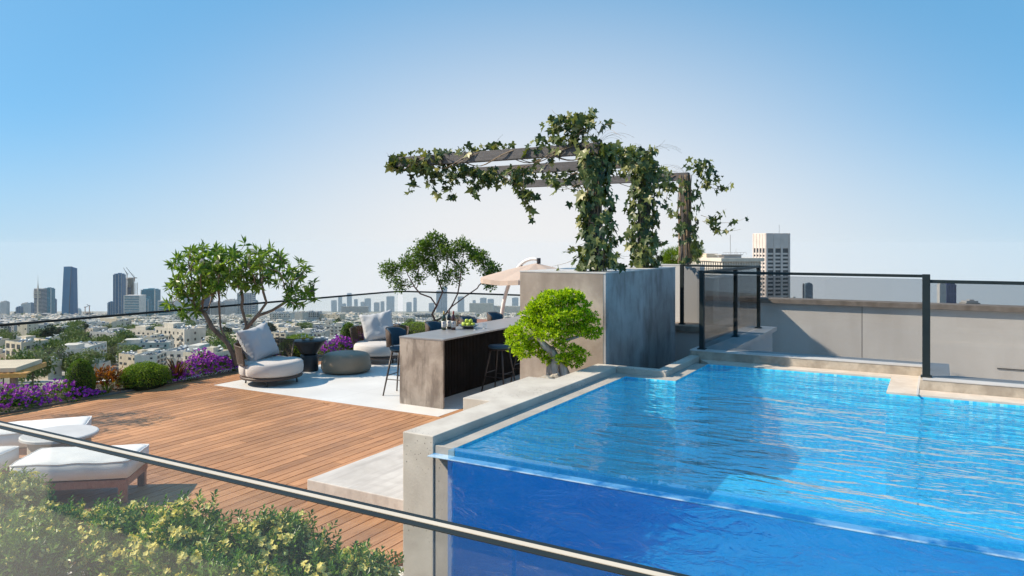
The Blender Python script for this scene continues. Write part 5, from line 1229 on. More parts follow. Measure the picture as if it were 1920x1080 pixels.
TOWERS = [
    (-2062.0, 3010.4, 25.9, 20.7, -292.5, 68.0, 0, 'white', 'white high rise with a reddish top line at the far left edge of the skyline'),
    (-2201.0, 3309.0, 22.6, 18.1, -318.4, 47.5, 0, 'blue', 'blue side of the pale block pair, leftmost blue tower'),
    (-2239.5, 3412.2, 30.6, 24.5, -327.1, 65.0, 0, 'white', 'pale slab tower between two blue towers at the left of the skyline'),
    (-2277.6, 3508.6, 21.4, 17.1, -335.8, 65.9, 0, 'blue', 'narrow blue tower directly left of the tower with the mast'),
    (-1919.3, 3013.8, 34.6, 27.7, -292.5, 119.9, 0, 'bands', 'dark glass tower with light balcony bands and a white mast on top'),
    (-1978.4, 3164.1, 35.2, 28.1, -305.5, 126.4, 0, 'teal', 'pale green glass tower joined to the right of the mast tower'),
    (-2044.7, 3306.7, 16.6, 13.3, -318.4, 83.2, 0, 'blue', 'slim dark tower with a pale edge right of the green glass tower'),
    (-1486.4, 2317.2, 43.1, 34.5, -231.9, 7.4, 0, 'beige', 'wide beige apartment block at the foot of the mast tower'),
    (-1578.7, 2509.4, 23.4, 18.7, -249.2, 21.2, 0, 'bands', 'striped mid rise in front of the green glass tower'),
    (-2209.8, 3608.3, 20.7, 16.6, -344.4, 7.1, 0, 'far', 'small reddish block left of the tallest blue tower'),
    (-2056.4, 3509.1, 22.7, 18.2, -335.8, 43.2, 0, 'dome', 'pale curved building with rounded shoulder right of the tallest blue tower'),
    (-1566.0, 2621.0, 52.4, 42.0, -257.9, -1.9, 0, 'beige', 'long row of beige apartments at the foot of the tallest blue tower'),
    (-1507.0, 2624.7, 61.8, 49.5, -257.9, 0.0, 0, 'beige', 'long row of beige apartments right of the tallest blue tower'),
    (-1667.3, 2910.0, 25.1, 20.1, -283.9, 27.3, 0, 'frame', 'unfinished concrete block under two small cranes'),
    (-1758.3, 3105.8, 14.5, 11.6, -301.1, 17.8, 0, 'teal', 'small teal tower beside the unfinished block'),
    (-1520.0, 2808.1, 20.2, 16.1, -275.2, 63.8, 0, 'blue', 'lower blue tower left of the tall blue glass tower'),
    (-1545.1, 2914.2, 35.5, 28.4, -283.9, 175.6, 0, 'blue', 'tall dark blue glass tower beside the unfinished concrete tower'),
    (-1556.7, 3017.7, 44.3, 35.4, -292.5, 167.5, 0, 'frame', 'unfinished tower with bare concrete frame and a crane on its roof'),
    (-1283.8, 2519.8, 49.5, 39.6, -249.2, 82.4, 0, 'striped', 'white striped office tower in front of the unfinished tower'),
    (-1294.4, 2613.5, 33.7, 27.0, -257.9, 71.2, 0, 'teal', 'teal glass block with white edges, right of the white striped tower'),
    (-1426.0, 2922.6, 56.4, 45.1, -283.9, 115.0, 0, 'teal', 'dark teal wide tower behind the teal block'),
    (-1120.9, 2419.7, 49.3, 39.4, -240.6, 63.3, 0, 'striped', 'white striped office block at the left side of the flowering tree'),
    (-1169.8, 2612.7, 31.8, 25.5, -257.9, 58.1, 0, 'white', 'pale block seen through the left branches of the flowering tree'),
    (-1220.5, 2816.1, 40.3, 32.3, -275.2, 96.1, 0, 'white', 'pale lilac tower seen through the leaves of the flowering tree'),
    (-1102.4, 2608.2, 20.6, 16.5, -257.9, 73.1, 0, 'beige', 'beige tower behind the trunks of the flowering tree'),
    (-1115.6, 2713.2, 33.1, 26.5, -266.5, 111.5, 0, 'slate', 'dark slate tower seen between the stems of the flowering tree'),
    (-957.9, 2413.8, 34.6, 27.7, -240.6, 59.8, 0, 'beige', 'brown and beige block right of the dark slate tower'),
    (-1030.0, 2719.5, 48.6, 38.9, -266.5, 70.6, 0, 'white', 'white slab tower seen behind the centre of the flowering tree'),
    (-939.4, 2620.2, 50.6, 40.5, -257.9, 93.7, 0, 'bgrid', 'blue glass tower with white grid seen through the right limbs of the flowering tree'),
    (-1042.9, 3007.8, 19.5, 15.6, -292.5, 72.4, 0, 'teal', 'small blue block beside the blue gridded tower'),
    (-1134.7, 3615.6, 38.9, 31.1, -344.4, 43.4, 0, 'far', 'faint wide block at the right edge of the flowering tree'),
    (-2265.3, 9424.4, 61.0, 48.8, -846.1, 151.0, 0, 'far', 'faint tower, first of the far skyline above the armchair'),
    (-2185.8, 9417.6, 44.0, 35.2, -846.1, 205.2, 0, 'far', 'faint narrow tower with a stepped top on the far skyline'),
    (-1998.7, 8816.5, 41.2, 33.0, -794.2, 105.6, 0, 'far', 'faint low tower next to the stepped one on the far skyline'),
    (-2024.9, 9221.2, 53.0, 42.4, -828.8, 238.1, 0, 'far', 'tallest faint tower of the far skyline above the second armchair'),
    (-1984.3, 9416.3, 40.6, 32.5, -846.1, 164.6, 0, 'far', 'faint slim tower right of the tallest one on the far skyline'),
    (-1778.4, 8817.8, 44.4, 35.5, -794.2, 124.6, 0, 'far', 'left half of a faint stepped pair on the far skyline'),
    (-1719.7, 8826.6, 66.6, 53.3, -794.2, 165.8, 0, 'far', 'right half of a faint stepped pair on the far skyline'),
    (-1795.1, 9826.8, 67.1, 53.7, -880.7, 127.7, 0, 'far', 'faint square tower on the far skyline'),
    (-1717.5, 9818.4, 45.9, 36.7, -880.7, 141.8, 0, 'far', 'faint small square tower right of the square one'),
    (-1549.2, 9436.6, 91.4, 73.1, -846.1, 201.8, 0, 'far', 'faint broad tower with a rounded top on the far skyline'),
    (-1282.6, 9223.9, 59.7, 47.7, -828.8, 125.4, 0, 'far', 'faint squat tower left of the twisted tree'),
    (-1232.6, 9416.3, 40.6, 32.5, -846.1, 184.9, 0, 'far', 'faint slim tower left of the twisted tree'),
    (-1066.1, 9828.2, 70.6, 56.5, -880.7, 120.6, 0, 'far', 'faint block behind the stem of the twisted tree'),
    (-710.7, 7220.7, 51.9, 41.5, -655.8, 217.4, 0, 'far2', 'left half of the grey twin tower behind the twisted tree'),
    (-657.5, 7219.7, 49.3, 39.4, -655.8, 258.9, 0, 'far2', 'right taller half of the grey twin tower behind the twisted tree'),
    (-650.1, 9432.5, 81.3, 65.0, -846.1, 198.4, 0, 'far', 'faint tower seen behind the wine bottles and twisted tree'),
    (-501.3, 9816.9, 42.4, 33.9, -880.7, 155.9, 0, 'far', 'faint narrow tower right of the twisted tree'),
    (-357.9, 9231.8, 79.5, 63.6, -828.8, 178.4, 0, 'far', 'faint block left of the parasol mast'),
    (-265.1, 9231.8, 79.5, 63.6, -828.8, 165.1, 0, 'far', 'faint block just behind the parasol mast'),
    (40.6, 9432.5, 81.3, 65.0, -846.1, 184.9, 0, 'far', 'faint tapered tower left of the tall brown wall'),
    (1023.7, 2602.2, 5.6, 4.5, -257.9, 125.5, 0, 'slate', 'thin dark sliver tower beside the grey blue slab beyond the glass rail'),
    (1044.3, 2609.7, 24.4, 19.5, -257.9, 127.4, 0, 'slab', 'grey blue slab tower seen through the glass rail at right'),
    (1338.9, 2308.0, 19.9, 15.9, -231.9, 116.8, 0, 'white', 'white left half of the two tone tower beyond the right glass panel'),
    (1394.7, 2362.5, 31.3, 25.1, -236.3, 118.5, 0, 'slab2', 'dark blue right half of the two tone tower beyond the right glass panel'),
    (934.3, 1511.7, 29.2, 23.3, -162.8, 52.8, 0, 'beige', 'low brown block beyond the right end of the beige boundary wall'),
    (343.7, 903.6, 9.1, 7.3, -110.8, 48.5, 0, 'beige', 'low grey block at the foot of the big white tower'),
    (620.3, 1506.9, 17.3, 13.8, -162.8, 53.9, 0, 'beige', 'low roof structures right of the grey blue slab'),
]
LOWS = [
    (-606.3, 1140.5, 50.5, 22, -130.7, 20.9, 0, 'theatre', 'large cream windowless hall with an open frame on its roof corner'),
    (-324.4, 605.0, 30.8, 22, -84.4, 16.2, 0, 'greyface', 'big plain grey sided apartment block left of centre in the low city'),
    (-348.2, 548.4, 9.0, 9.0, -80.0, 11.6, 0, 'creambox', 'small cream cube building with blank walls behind the dark cone bush'),
    (-318.2, 562.8, 10.8, 10.8, -81.2, 7.0, 0, 'smallwhite', 'tiny bright white roof house with black doors in front of the grey sided block'),
    (-304.6, 656.0, 23.7, 22, -88.8, 12.7, 0, 'white2', 'white apartment block with two dark windows right of the grey sided block'),
    (-206.3, 418.6, 16.6, 16.6, -68.5, 9.5, 0, 'white2', 'white roof terrace with water tanks above the wide clipped bush'),
    (-203.3, 360.5, 10.2, 10.2, -63.7, 8.4, 0, 'white2', 'white block with dark windows just above the orange leaved plant'),
    (-216.4, 345.7, 7.6, 7.6, -62.6, 10.4, 0, 'creambox', 'cream building right of the wooden roof canopy at the lower left'),
    (-164.3, 387.1, 26.3, 22, -65.5, 13.3, 0, 'long', 'long pale building with dark windows and stepped terraces behind the purple flowers'),
    (-201.5, 494.9, 8.5, 8.5, -75.4, 14.3, 0, 'creambox', 'cream stepped end of the long pale building'),
    (-251.9, 556.5, 11.9, 11.9, -80.6, 11.7, 0, 'white2', 'white house with rooftop tanks behind the long pale building'),
    (-596.6, 872.6, 8.1, 8.1, -108.1, 16.1, 0, 'white2', 'white block with a dark window at the left edge of the city'),
    (-586.0, 874.5, 11.9, 11.9, -108.1, 15.5, 0, 'greyface', 'grey apartment block with small windows at the left edge'),
    (-496.4, 758.8, 12.5, 12.5, -98.1, 20.3, 0, 'creambox', 'tall cream building with a stepped roof at the left of the city'),
    (-405.9, 671.9, 15.8, 15.8, -90.4, 9.7, 0, 'long', 'low grey building with rows of solar heaters on its roof'),
    (-382.3, 1232.2, 34.3, 22, -138.6, 28.5, 0, 'windows', 'white apartment block with four rows of dark windows right of the flowering tree'),
    (-373.9, 1302.1, 22.3, 22, -144.7, 29.0, 0, 'blank', 'blank white wall block beside the white apartment block'),
    (-382.1, 1423.4, 27.5, 22, -155.2, 29.4, 0, 'balcony', 'grey and white block with tall balcony openings behind the side table'),
    (-345.5, 1423.4, 43.8, 22, -155.2, 25.4, 0, 'creambox', 'cream low block behind the gap between side table and second armchair'),
    (-183.2, 675.0, 27.7, 22, -90.4, 14.0, 0, 'white2', 'white roof terrace building just behind the black side table'),
    (-174.6, 763.6, 28.2, 22, -98.1, 18.2, 0, 'windows', 'cream apartment block with dark windows left of the second armchair'),
    (-181.2, 1200.0, 45.4, 22, -135.9, 21.8, 0, 'windows', 'cream block with a row of dark windows right of the second armchair'),
    (-208.0, 1750.1, 45.1, 22, -183.4, 23.0, 0, 'balcony', 'pale balcony block left of the twisted tree stem'),
    (-964.7, 4550.1, 163.5, 22, -425.6, 52.0, 0, 'balcony', 'pale flats along the horizon above the second armchair pillow'),
    (-188.0, 4550.1, 147.2, 22, -425.6, 71.7, 0, 'white2', 'pale white building behind the parasol mast'),
    (-31.1, 4550.1, 160.2, 22, -425.6, 55.3, 0, 'long', 'pale flats right of the parasol mast'),
]
# ================================================================ CITY
def grid_mat(name, wall, win, bay=3.2, flr=3.3, fw_=0.62, fh=0.55, rough=0.5, vband=False, met=0.0, wr=0.45):
    m, t, b = node_mat(name)
    c = N(t, 'ShaderNodeTexCoord'); g = N(t, 'ShaderNodeNewGeometry')
    sp = N(t, 'ShaderNodeSeparateXYZ', {0: c.outputs['Object']}); ns = N(t, 'ShaderNodeSeparateXYZ', {0: c.outputs['Normal']})
    ax = N(t, 'ShaderNodeMath', {0: ns.outputs[0]}, operation='ABSOLUTE'); isx = N(t, 'ShaderNodeMath', {0: ax.outputs[0], 1: 0.5}, operation='GREATER_THAN')
    u = N(t, 'ShaderNodeMix', {0: isx.outputs[0], 2: sp.outputs[0], 3: sp.outputs[1]}, data_type='FLOAT')
    def cell(sock, per, frac):
        d_ = N(t, 'ShaderNodeMath', {0: sock, 1: per}, operation='DIVIDE'); d2 = N(t, 'ShaderNodeMath', {0: d_.outputs[0], 1: 500.0}, operation='ADD'); f_ = N(t, 'ShaderNodeMath', {0: d2.outputs[0]}, operation='FRACT')
        return N(t, 'ShaderNodeMath', {0: f_.outputs[0], 1: frac}, operation='LESS_THAN').outputs[0], d2.outputs[0]
    a, ua = cell(u.outputs[0], bay, fw_); b2, ub = cell(sp.outputs[2], flr, fh)
    k = N(t, 'ShaderNodeMath', {0: a, 1: b2}, operation='MULTIPLY')
    az = N(t, 'ShaderNodeMath', {0: ns.outputs[2]}, operation='ABSOLUTE'); nz = N(t, 'ShaderNodeMath', {0: az.outputs[0], 1: 0.5}, operation='LESS_THAN')
    k = N(t, 'ShaderNodeMath', {0: k.outputs[0], 1: nz.outputs[0]}, operation='MULTIPLY')
    fa = N(t, 'ShaderNodeMath', {0: ua}, operation='FLOOR'); fb = N(t, 'ShaderNodeMath', {0: ub}, operation='FLOOR')
    cv = N(t, 'ShaderNodeCombineXYZ', {0: fa.outputs[0], 1: fb.outputs[0], 2: isx.outputs[0]}); wz = N(t, 'ShaderNodeTexWhiteNoise', {'Vector': cv.outputs[0]})
    wc = ramp(t, wz.outputs['Value'], [(0, [q * 0.6 for q in win]), (0.8, win), (1, [min(1, q * 1.9 + 0.03) for q in win])])
    nz2 = N(t, 'ShaderNodeTexNoise', {'Vector': c.outputs['Object'], 'Scale': 0.05, 'Detail': 5})
    wl = ramp(t, nz2.outputs[0], [(0.3, [q * 0.86 for q in wall]), (0.7, wall)])
    mx_ = N(t, 'ShaderNodeMix', {0: k.outputs[0], 6: wl, 7: wc}, data_type='RGBA'); t.links.new(mx_.outputs[2], b.inputs['Base Color'])
    rr = N(t, 'ShaderNodeMix', {0: k.outputs[0], 2: rough + 0.2, 3: wr}, data_type='FLOAT'); t.links.new(rr.outputs[0], b.inputs['Roughness'])
    return m
G = {
 'white': grid_mat('pale_office_facade', (0.62, 0.60, 0.57), (0.22, 0.25, 0.28), 4, 3.6, 0.5, 0.4),
 'beige': grid_mat('beige_flats_facade', (0.40, 0.37, 0.33), (0.10, 0.11, 0.13), 4.2, 3.2, 0.5, 0.5),
 'blue': grid_mat('blue_curtain_wall', (0.025, 0.16, 0.28), (0.006, 0.075, 0.17), 3.0, 3.8, 0.8, 0.7, 0.2),
 'teal': grid_mat('teal_curtain_wall', (0.025, 0.24, 0.30), (0.004, 0.13, 0.20), 3.0, 3.8, 0.85, 0.8, 0.2),
 'slate': grid_mat('slate_curtain_wall', (0.035, 0.07, 0.12), (0.012, 0.03, 0.065), 3, 3.8, 0.8, 0.8, 0.2),
 'slab': grid_mat('grey_blue_slab_facade', (0.12, 0.17, 0.22), (0.09, 0.14, 0.19), 3, 3.8, 0.8, 0.8, 0.3),
 'slab2': grid_mat('deep_blue_slab_facade', (0.08, 0.10, 0.22), (0.05, 0.065, 0.16), 9, 3.8, 0.5, 0.9, 0.3),
 'far': grid_mat('far_tower_facade', (0.50, 0.55, 0.60), (0.36, 0.42, 0.48), 6, 4, 0.5, 0.5),  # haze paleness of the far skyline is put into these facade colours
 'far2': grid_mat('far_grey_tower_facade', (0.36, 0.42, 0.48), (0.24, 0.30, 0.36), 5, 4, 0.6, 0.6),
}
def citywall(name, c0, c1, c2):
    m, t, b = node_mat(name); co = coords(t)
    oi = N(t, 'ShaderNodeObjectInfo'); n1 = N(t, 'ShaderNodeTexNoise', {'Vector': co, 'Scale': 0.12, 'Detail': 6})
    n2 = N(t, 'ShaderNodeMapping', {0: co, 3: (0.9, 0.9, 0.12)}); n3 = N(t, 'ShaderNodeTexNoise', {'Vector': n2.outputs[0], 'Scale': 1.0, 'Detail': 5})
    a = ramp(t, oi.outputs['Random'], [(0, c0), (0.5, c1), (0.8, c2), (1, c0)])
    k = N(t, 'ShaderNodeMapRange', {0: n1.outputs[0], 1: 0.35, 2: 0.65, 3: 0.84, 4: 1.03}); k2 = N(t, 'ShaderNodeMapRange', {0: n3.outputs[0], 1: 0.4, 2: 0.7, 3: 1.0, 4: 0.84})
    kk = N(t, 'ShaderNodeMath', {0: k.outputs[0], 1: k2.outputs[0]}, operation='MULTIPLY')
    mu = N(t, 'ShaderNodeMix', {0: 1.0, 6: a, 7: kk.outputs[0]}, data_type='RGBA', blend_type='MULTIPLY'); t.links.new(mu.outputs[2], b.inputs['Base Color']); b.inputs['Roughness'].default_value = 0.85
    return m
CW = pmat('white_city_wall', [(0.3, (0.66, 0.61, 0.54)), (0.7, (0.78, 0.73, 0.65))], scale=0.08, rough=0.85)
CC = pmat('cream_city_wall', [(0.3, (0.64, 0.57, 0.45)), (0.7, (0.76, 0.69, 0.56))], scale=0.08, rough=0.85)
CG = pmat('grey_city_wall', [(0.3, (0.36, 0.35, 0.34)), (0.7, (0.46, 0.45, 0.44))], scale=0.08, rough=0.85)
CW = citywall('white_city_wall', (0.78, 0.73, 0.66), (0.72, 0.63, 0.52), (0.62, 0.56, 0.49))
CC = citywall('cream_city_wall', (0.76, 0.65, 0.50), (0.68, 0.55, 0.40), (0.74, 0.68, 0.58))
CD = pmat('dark_window_opening', [(0.4, (0.035, 0.042, 0.05)), (0.6, (0.07, 0.08, 0.09))], scale=0.6, rough=0.2)
CR = pmat('city_roof', [(0.3, (0.34, 0.33, 0.31)), (0.7, (0.55, 0.53, 0.50))], scale=0.3, rough=0.9)
CT = pmat('white_tank', [(0.4, (0.78, 0.77, 0.75)), (0.6, (0.82, 0.81, 0.79))], rough=0.4)
CP = pmat('solar_panel', [(0.4, (0.04, 0.06, 0.10)), (0.6, (0.06, 0.09, 0.14))], rough=0.2)
CF = pmat('raw_concrete_frame', [(0.3, (0.34, 0.27, 0.20)), (0.7, (0.50, 0.41, 0.32))], scale=0.2, rough=0.9)
CO = pmat('rust_steel', [(0.4, (0.30, 0.12, 0.06)), (0.6, (0.36, 0.16, 0.08))], rough=0.6)

def crane(label, a, b2, z, h, jib, ang):
    x, y = fw(a, b2); t_ = thing('tower_crane', label, 'crane', (x, y, z), 0, 'cranes on the skyline')
    q = MB(); w_ = 1.7
    q.tube([(0, 0, 0), (0, 0, h)], w_, 4)
    q.build('mast', CO, t_, world=False)
    d_ = Vector((math.cos(ang) * CA, math.cos(ang) * SA, math.sin(ang)))
    q = MB(); q.tube([Vector((0, 0, h)), Vector((0, 0, h)) + d_ * jib], [w_, 0.9], 4); q.tube([Vector((0, 0, h)), Vector((0, 0, h)) - Vector((d_.x, d_.y, 0)) * jib * 0.3], w_, 4)
    q.tube([Vector((0, 0, h)), Vector((0, 0, h + jib * 0.15)), Vector((0, 0, h)) + d_ * jib * 0.6], 0.5, 3); q.build('jib', CD, t_, world=False)

for (a, b2, w, d, z0, h, rz, sty, lab) in TOWERS:
    x, y = fw(a, b2)
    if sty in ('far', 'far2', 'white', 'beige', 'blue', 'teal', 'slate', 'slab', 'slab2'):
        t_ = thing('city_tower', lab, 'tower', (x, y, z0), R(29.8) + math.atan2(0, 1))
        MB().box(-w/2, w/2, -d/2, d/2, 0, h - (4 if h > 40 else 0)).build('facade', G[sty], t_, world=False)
        k = 0.8
        MB().box(-w/2 * k, w/2 * k, -d/2 * k, d/2 * k, h - 4, h - 0.4).box(-w * .1, w * .2, -d * .2, d * .2, h - 0.41, h + 2).build('plant_room', CG if sty in ('white', 'beige', 'far', 'far2') else G[sty], t_, world=False)
        if sty in ('teal', 'slate'): MB().box(w/2 - w*.07, w/2 + 0.3, -d/2 - 0.4, -d/2 + 1, 0, h - 2).box(-w/2 - .3, -w/2 + w * .05, -d/2 - .4, -d/2 + 1, 0, h - 2).build('pale_edge', CW, t_, world=False)
        if sty == 'blue':
            q = MB()
            for j in (-.28, 0.1, .4): q.box(w * j, w * j + w * .05, -d/2 - 0.5, -d/2 - 0.02, 0, h - 2)
            q.build('fin', CG, t_, world=False)
    elif sty in ('bands', 'striped', 'bgrid'):
        t_ = thing('city_tower', lab, 'tower', (x, y, z0), R(29.8))
        core = {'bands': 'slate', 'striped': 'teal', 'bgrid': 'blue'}[sty]
        MB().box(-w/2, w/2, -d/2, d/2, 0, h - 2).build('facade', G[core], t_, world=False)
        q = MB(); step = 7 if sty == 'bgrid' else 5.5; z = 4
        while z < h - 3: q.box(-w/2 - .5, w/2 + .5, -d/2 - .6, d/2 + .6, z, z + step * 0.42); z += step
        q.build('floor_band', CW if sty != 'bands' else CG, t_, world=False)
        if sty == 'bgrid':
            q = MB()
            for j in range(7): q.box(-w/2 + j * w / 6 - .5, -w/2 + j * w / 6 + .5, -d/2 - .8, -d/2 - .1, 0, h - 2)
            q.build('fin', CW, t_, world=False)
        MB().box(-w/2 - .3, w/2 + .3, -d/2 - .3, d/2 + .3, h - 2, h).build('roof', CG, t_, world=False)
        if sty == 'striped': MB().box(w/2 + .02, w/2 + w * .08, -d/2 - .8, d/2, 0, h).box(-w/2 - w * .05, -w/2 - .02, -d/2 - .8, d/2, 0, h).build('pale_edge', CW, t_, world=False)
        if 'mast' in lab:
            MB().tube([(0, -d/2 - 2, 0), (0, -d/2 - 2, h * 0.9), (0, -d/2 - 2, h + 12)], [3, 3, 2.6], 10).tube([(0, -d/2 - 2, h + 12), (0, -d/2 - 2, h + 30), (0, -d/2 - 2, h + 55)], [2.0, 0.8, 0.3], 6).build('mast', CW, t_, world=False)
            q = MB()
            for j in range(4): q.box(-w/2 - 1, w/2 * .6, -d/2 - 5, -d/2 - .7, h - 12 - j * 8, h - 9 - j * 8)
            q.build('balcony', CW, t_, world=False)
    elif sty == 'dome':
        t_ = thing('city_tower', lab, 'tower', (x, y, z0), R(29.8)); n_ = 10
        pts = [(-w/2, 0)] + [(-w/2 + w * math.sin(R(90) * i / n_) , h * (0.62 + 0.38 * math.cos(R(90) * i / n_))) for i in range(n_ + 1)] + [(w/2, 0)]
        vs = [(p_[0], -d/2, p_[1]) for p_ in pts] + [(p_[0], d/2, p_[1]) for p_ in pts]; m_ = len(pts)
        MB().add(vs, [tuple(range(m_)), tuple(range(m_, 2*m_))[::-1]] + [(i, i + m_, (i+1) % m_ + m_, (i+1) % m_) for i in range(m_)]).build('facade', G['white'], t_, world=False)
    elif sty == 'frame':
        t_ = thing('unfinished_tower', lab, 'tower', (x, y, z0), R(29.8)); q = MB()
        q.box(-w * .12, w * .2, -d * .2, d * .3, 0, h - 4)
        z = 0; r = random.Random(3)
        while z < h - 4:
            q.box(-w/2, w/2 * (1 if z < h * .85 else .6), -d/2, d/2, z, z + 0.7)
            for j in (-.5, -.2, .15, .47):
                if z < h * .85 or j < .2: q.box(w * j, w * j + 1.4, -d/2 + .1, -d/2 + 1.5, z + .7, z + 4.2); q.box(w * j, w * j + 1.4, d/2 - 1.5, d/2 - .1, z + .7, z + 4.2)
            z += 4.2
        q.build('concrete_frame', CF, t_, world=False)
        MB().box(-w * .02, w * .3, -d/2 - .9, -d/2 - .1, 0, h * .75).build('glazing', G['slate'], t_, world=False)
# tallest blue tower, tapering, with a folded dark edge
def bluetower():
    Y = 3100; s_ = Y / 1388; x, y = fw((125.5 - 960) * s_, Y + 20); z0 = -30 - .0865 * Y - 3
    t_ = thing('city_tower', 'tallest tapering blue glass tower of the left skyline', 'tower', (x, y, z0), R(29.8))
    h = 2.48 - (500 - 460) * s_ - z0; wb, wt = 21 * s_, 17 * s_; o_ = 1.5 * s_
    vs = [(-wb/2, -20, 0), (wb * .22, -24, 0), (wb/2, -14, 0), (wb/2, 20, 0), (-wb/2, 20, 0), (-wt/2 + o_, -16, h), (wt * .38 + o_, -19, h + 1), (wt/2 + o_, -12, h - 8), (wt/2 + o_, 16, h - 8), (-wt/2 + o_, 16, h)]
    MB().add(vs, [(0, 1, 6, 5), (1, 2, 7, 6), (2, 3, 8, 7), (3, 4, 9, 8), (4, 0, 5, 9), (5, 6, 7, 8, 9)]).build('facade', pmat('blue_mirror_glass', [(0.3, (0.008, 0.10, 0.22)), (0.7, (0.015, 0.15, 0.30))], scale=0.01, rough=0.55, spec=0.25), t_, world=False)
    MB().add([(wb * .20, -24.6, 0), (wb * .26, -24.8, 0), (wt * .42 + o_, -19.6, h), (wt * .36 + o_, -19.4, h)], [(0, 1, 2, 3)]).build('dark_fold', CD, t_, world=False)
bluetower()
def pxz(px, py, Y): s_ = Y / 1388; return (px - 960) * s_, 2.48 - (py - 460) * s_
a, z = pxz(236, 519, 3000); crane('red crane standing in the middle of the unfinished concrete tower', a, 3010, z - 14, 25, 30, R(120))
a, z = pxz(250, 524, 3000); crane('crane with a long slanting jib on the right corner of the unfinished tower', a, 3010, z - 8, 14, 55, R(128))
a, z = pxz(157, 584, 2900); crane('small left crane on the low unfinished block', a, 2910, z - 4, 20, 12, R(15))
a, z = pxz(165, 584, 2900); crane('small right crane on the low unfinished block', a, 2910, z - 4, 25, 12, R(150))

# big white tower at the right
def bigtower():
    Y = 600; s_ = Y / 1388; z0 = -30 - .0865 * Y - 2; xl, xc, xr = 1411, 1436, 1483
    h = 2.48 - (437 - 460) * s_ - z0
    cx, cyy = fw((xc - 960) * s_, Y)
    # right face runs away slightly, left face recedes strongly
    rz = R(29.8) + R(14)
    w = (xr - xc) * s_ / math.cos(R(14)) * 1.06; d = (xc - xl) * s_ / math.sin(R(33)) * .95
    t_ = thing('white_tower', 'tall white concrete tower with a dense grid of dark windows at the right', 'tower', (cx, cyy, z0), rz)
    MB().box(0.5, w - .5, 0.5, d, 0, h - 1).build('core', CD, t_, world=False)
    fl_h = 3.15; q = MB(); nfl = int((h - 15) / fl_h)
    for i in range(nfl + 1):
        z = i * fl_h; q.box(0.05, w - .05, 0.05, d + .3, z, z + fl_h * 0.48)
    q.build('floor_band', M['tower_white'], t_, world=False)
    q = MB()
    for j in range(4):
        x = j * (w - 1.6) / 3; q.box(x, x + 1.6, -0.35, 0.6, 0, h - .3)
    for j in range(5):
        y = j * (d - 1.4) / 4; q.box(-0.35, 0.6, y + (0.62 if j == 0 else 0), y + 1.4, 0, h - .3)
        q.box(w - .6, w + .35, y + (0.62 if j == 0 else 0), y + 1.4, 0, h - .3)
    q.build('pier', M['tower_white'], t_, world=False)
    MB().box(-0.1, w + .1, -0.1, d + .1, h - 12.5, h).build('crown', M['tower_white'], t_, world=False, bevel=0.3)
    MB().tube([(w * .7, 5, h), (w * .7, 5, h + 7)], 0.12, 5).build('aerial', M['rail'], t_, world=False)
M['tower_white'] = pmat('white_precast_concrete', [(0.3, (0.54, 0.47, 0.43)), (0.7, (0.66, 0.58, 0.53))], scale=0.15, rough=0.8)
bigtower()
def hotel():
    Y = 470; s_ = Y / 1388; z0 = -30 - .0865 * Y - 2; xl, xc, xr = 1316, 1354, 1430
    h = 2.48 - (484 - 460) * s_ - z0; cx, cyy = fw((xc - 960) * s_, Y); rz = R(29.8) + R(10)
    w = (xr - xc) * s_ * 1.05; d = 60
    t_ = thing('hotel_block', 'wide grey concrete block with ribbed top storey, masts and roof railings at the right', 'building', (cx, cyy, z0), rz)
    MB().box(1, w - 1, 1, d - 1, 0, h - .5).build('core', CG, t_, world=False)
    q = MB(); n_ = 24
    for j in range(n_): x = j * w / n_; q.box(x, x + w / n_ * .45, -0.2, 0.98, h - 9, h - 2.2)
    for j in range(18): y = j * d / 18; q.box(-0.2, .98, y + (1 if j == 0 else 0), y + d / 18 * .45, h - 9, h - 2.2)
    q.build('rib', CW, t_, world=False)
    MB().box(-1.2, w + 1.2, -1.2, d, h - 2.2, h).box(-.6, w + .6, -.6, d, h - 11, h - 9).build('cornice', CW, t_, world=False)
    q = MB(); z = h - 14
    while z > 4: q.box(-.3, w + .3, -.3, d, z, z + 1.5); z -= 3.4
    q.build('floor_band', CW, t_, world=False)
    MB().box(4, w * .6, 6, 14, h, h + 1.8).box(2, w * .62, 5, 15, h + 1.8, h + 2.3).build('roof_room', CG, t_, world=False)
    q = MB()
    for k in range(9): q.tube([(3 + k * 2, 5, h + 2.3), (3 + k * 2, 5, h + 3.6)], 0.1, 4)
    q.tube([(3, 5, h + 3.6), (19, 5, h + 3.6)], 0.1, 4).tube([(9, 7, h), (9, 7, h + 15)], 0.2, 5).tube([(13, 7, h), (13, 7, h + 6)], 0.1, 5); q.build('roof_mast', CG, t_, world=False)
    MB().box(-.5, w * .28, 22, 56, h, h + 2.6).build('rear_parapet', CC, t_, world=False)
hotel()

def zone(px, b2):
    side = ('at the far left' if px < 70 else 'below the left towers' if px < 200 else 'left of the flowering tree' if px < 300 else 'behind the flowering tree' if px < 430 else 'behind the side table' if px < 610 else 'behind the second armchair' if px < 720 else 'behind the twisted tree' if px < 880 else 'behind the parasol' if px < 1100 else 'beyond the pool railing')
    return ('near, ' if b2 < 420 else 'middle distance, ' if b2 < 800 else 'far off, ') + side
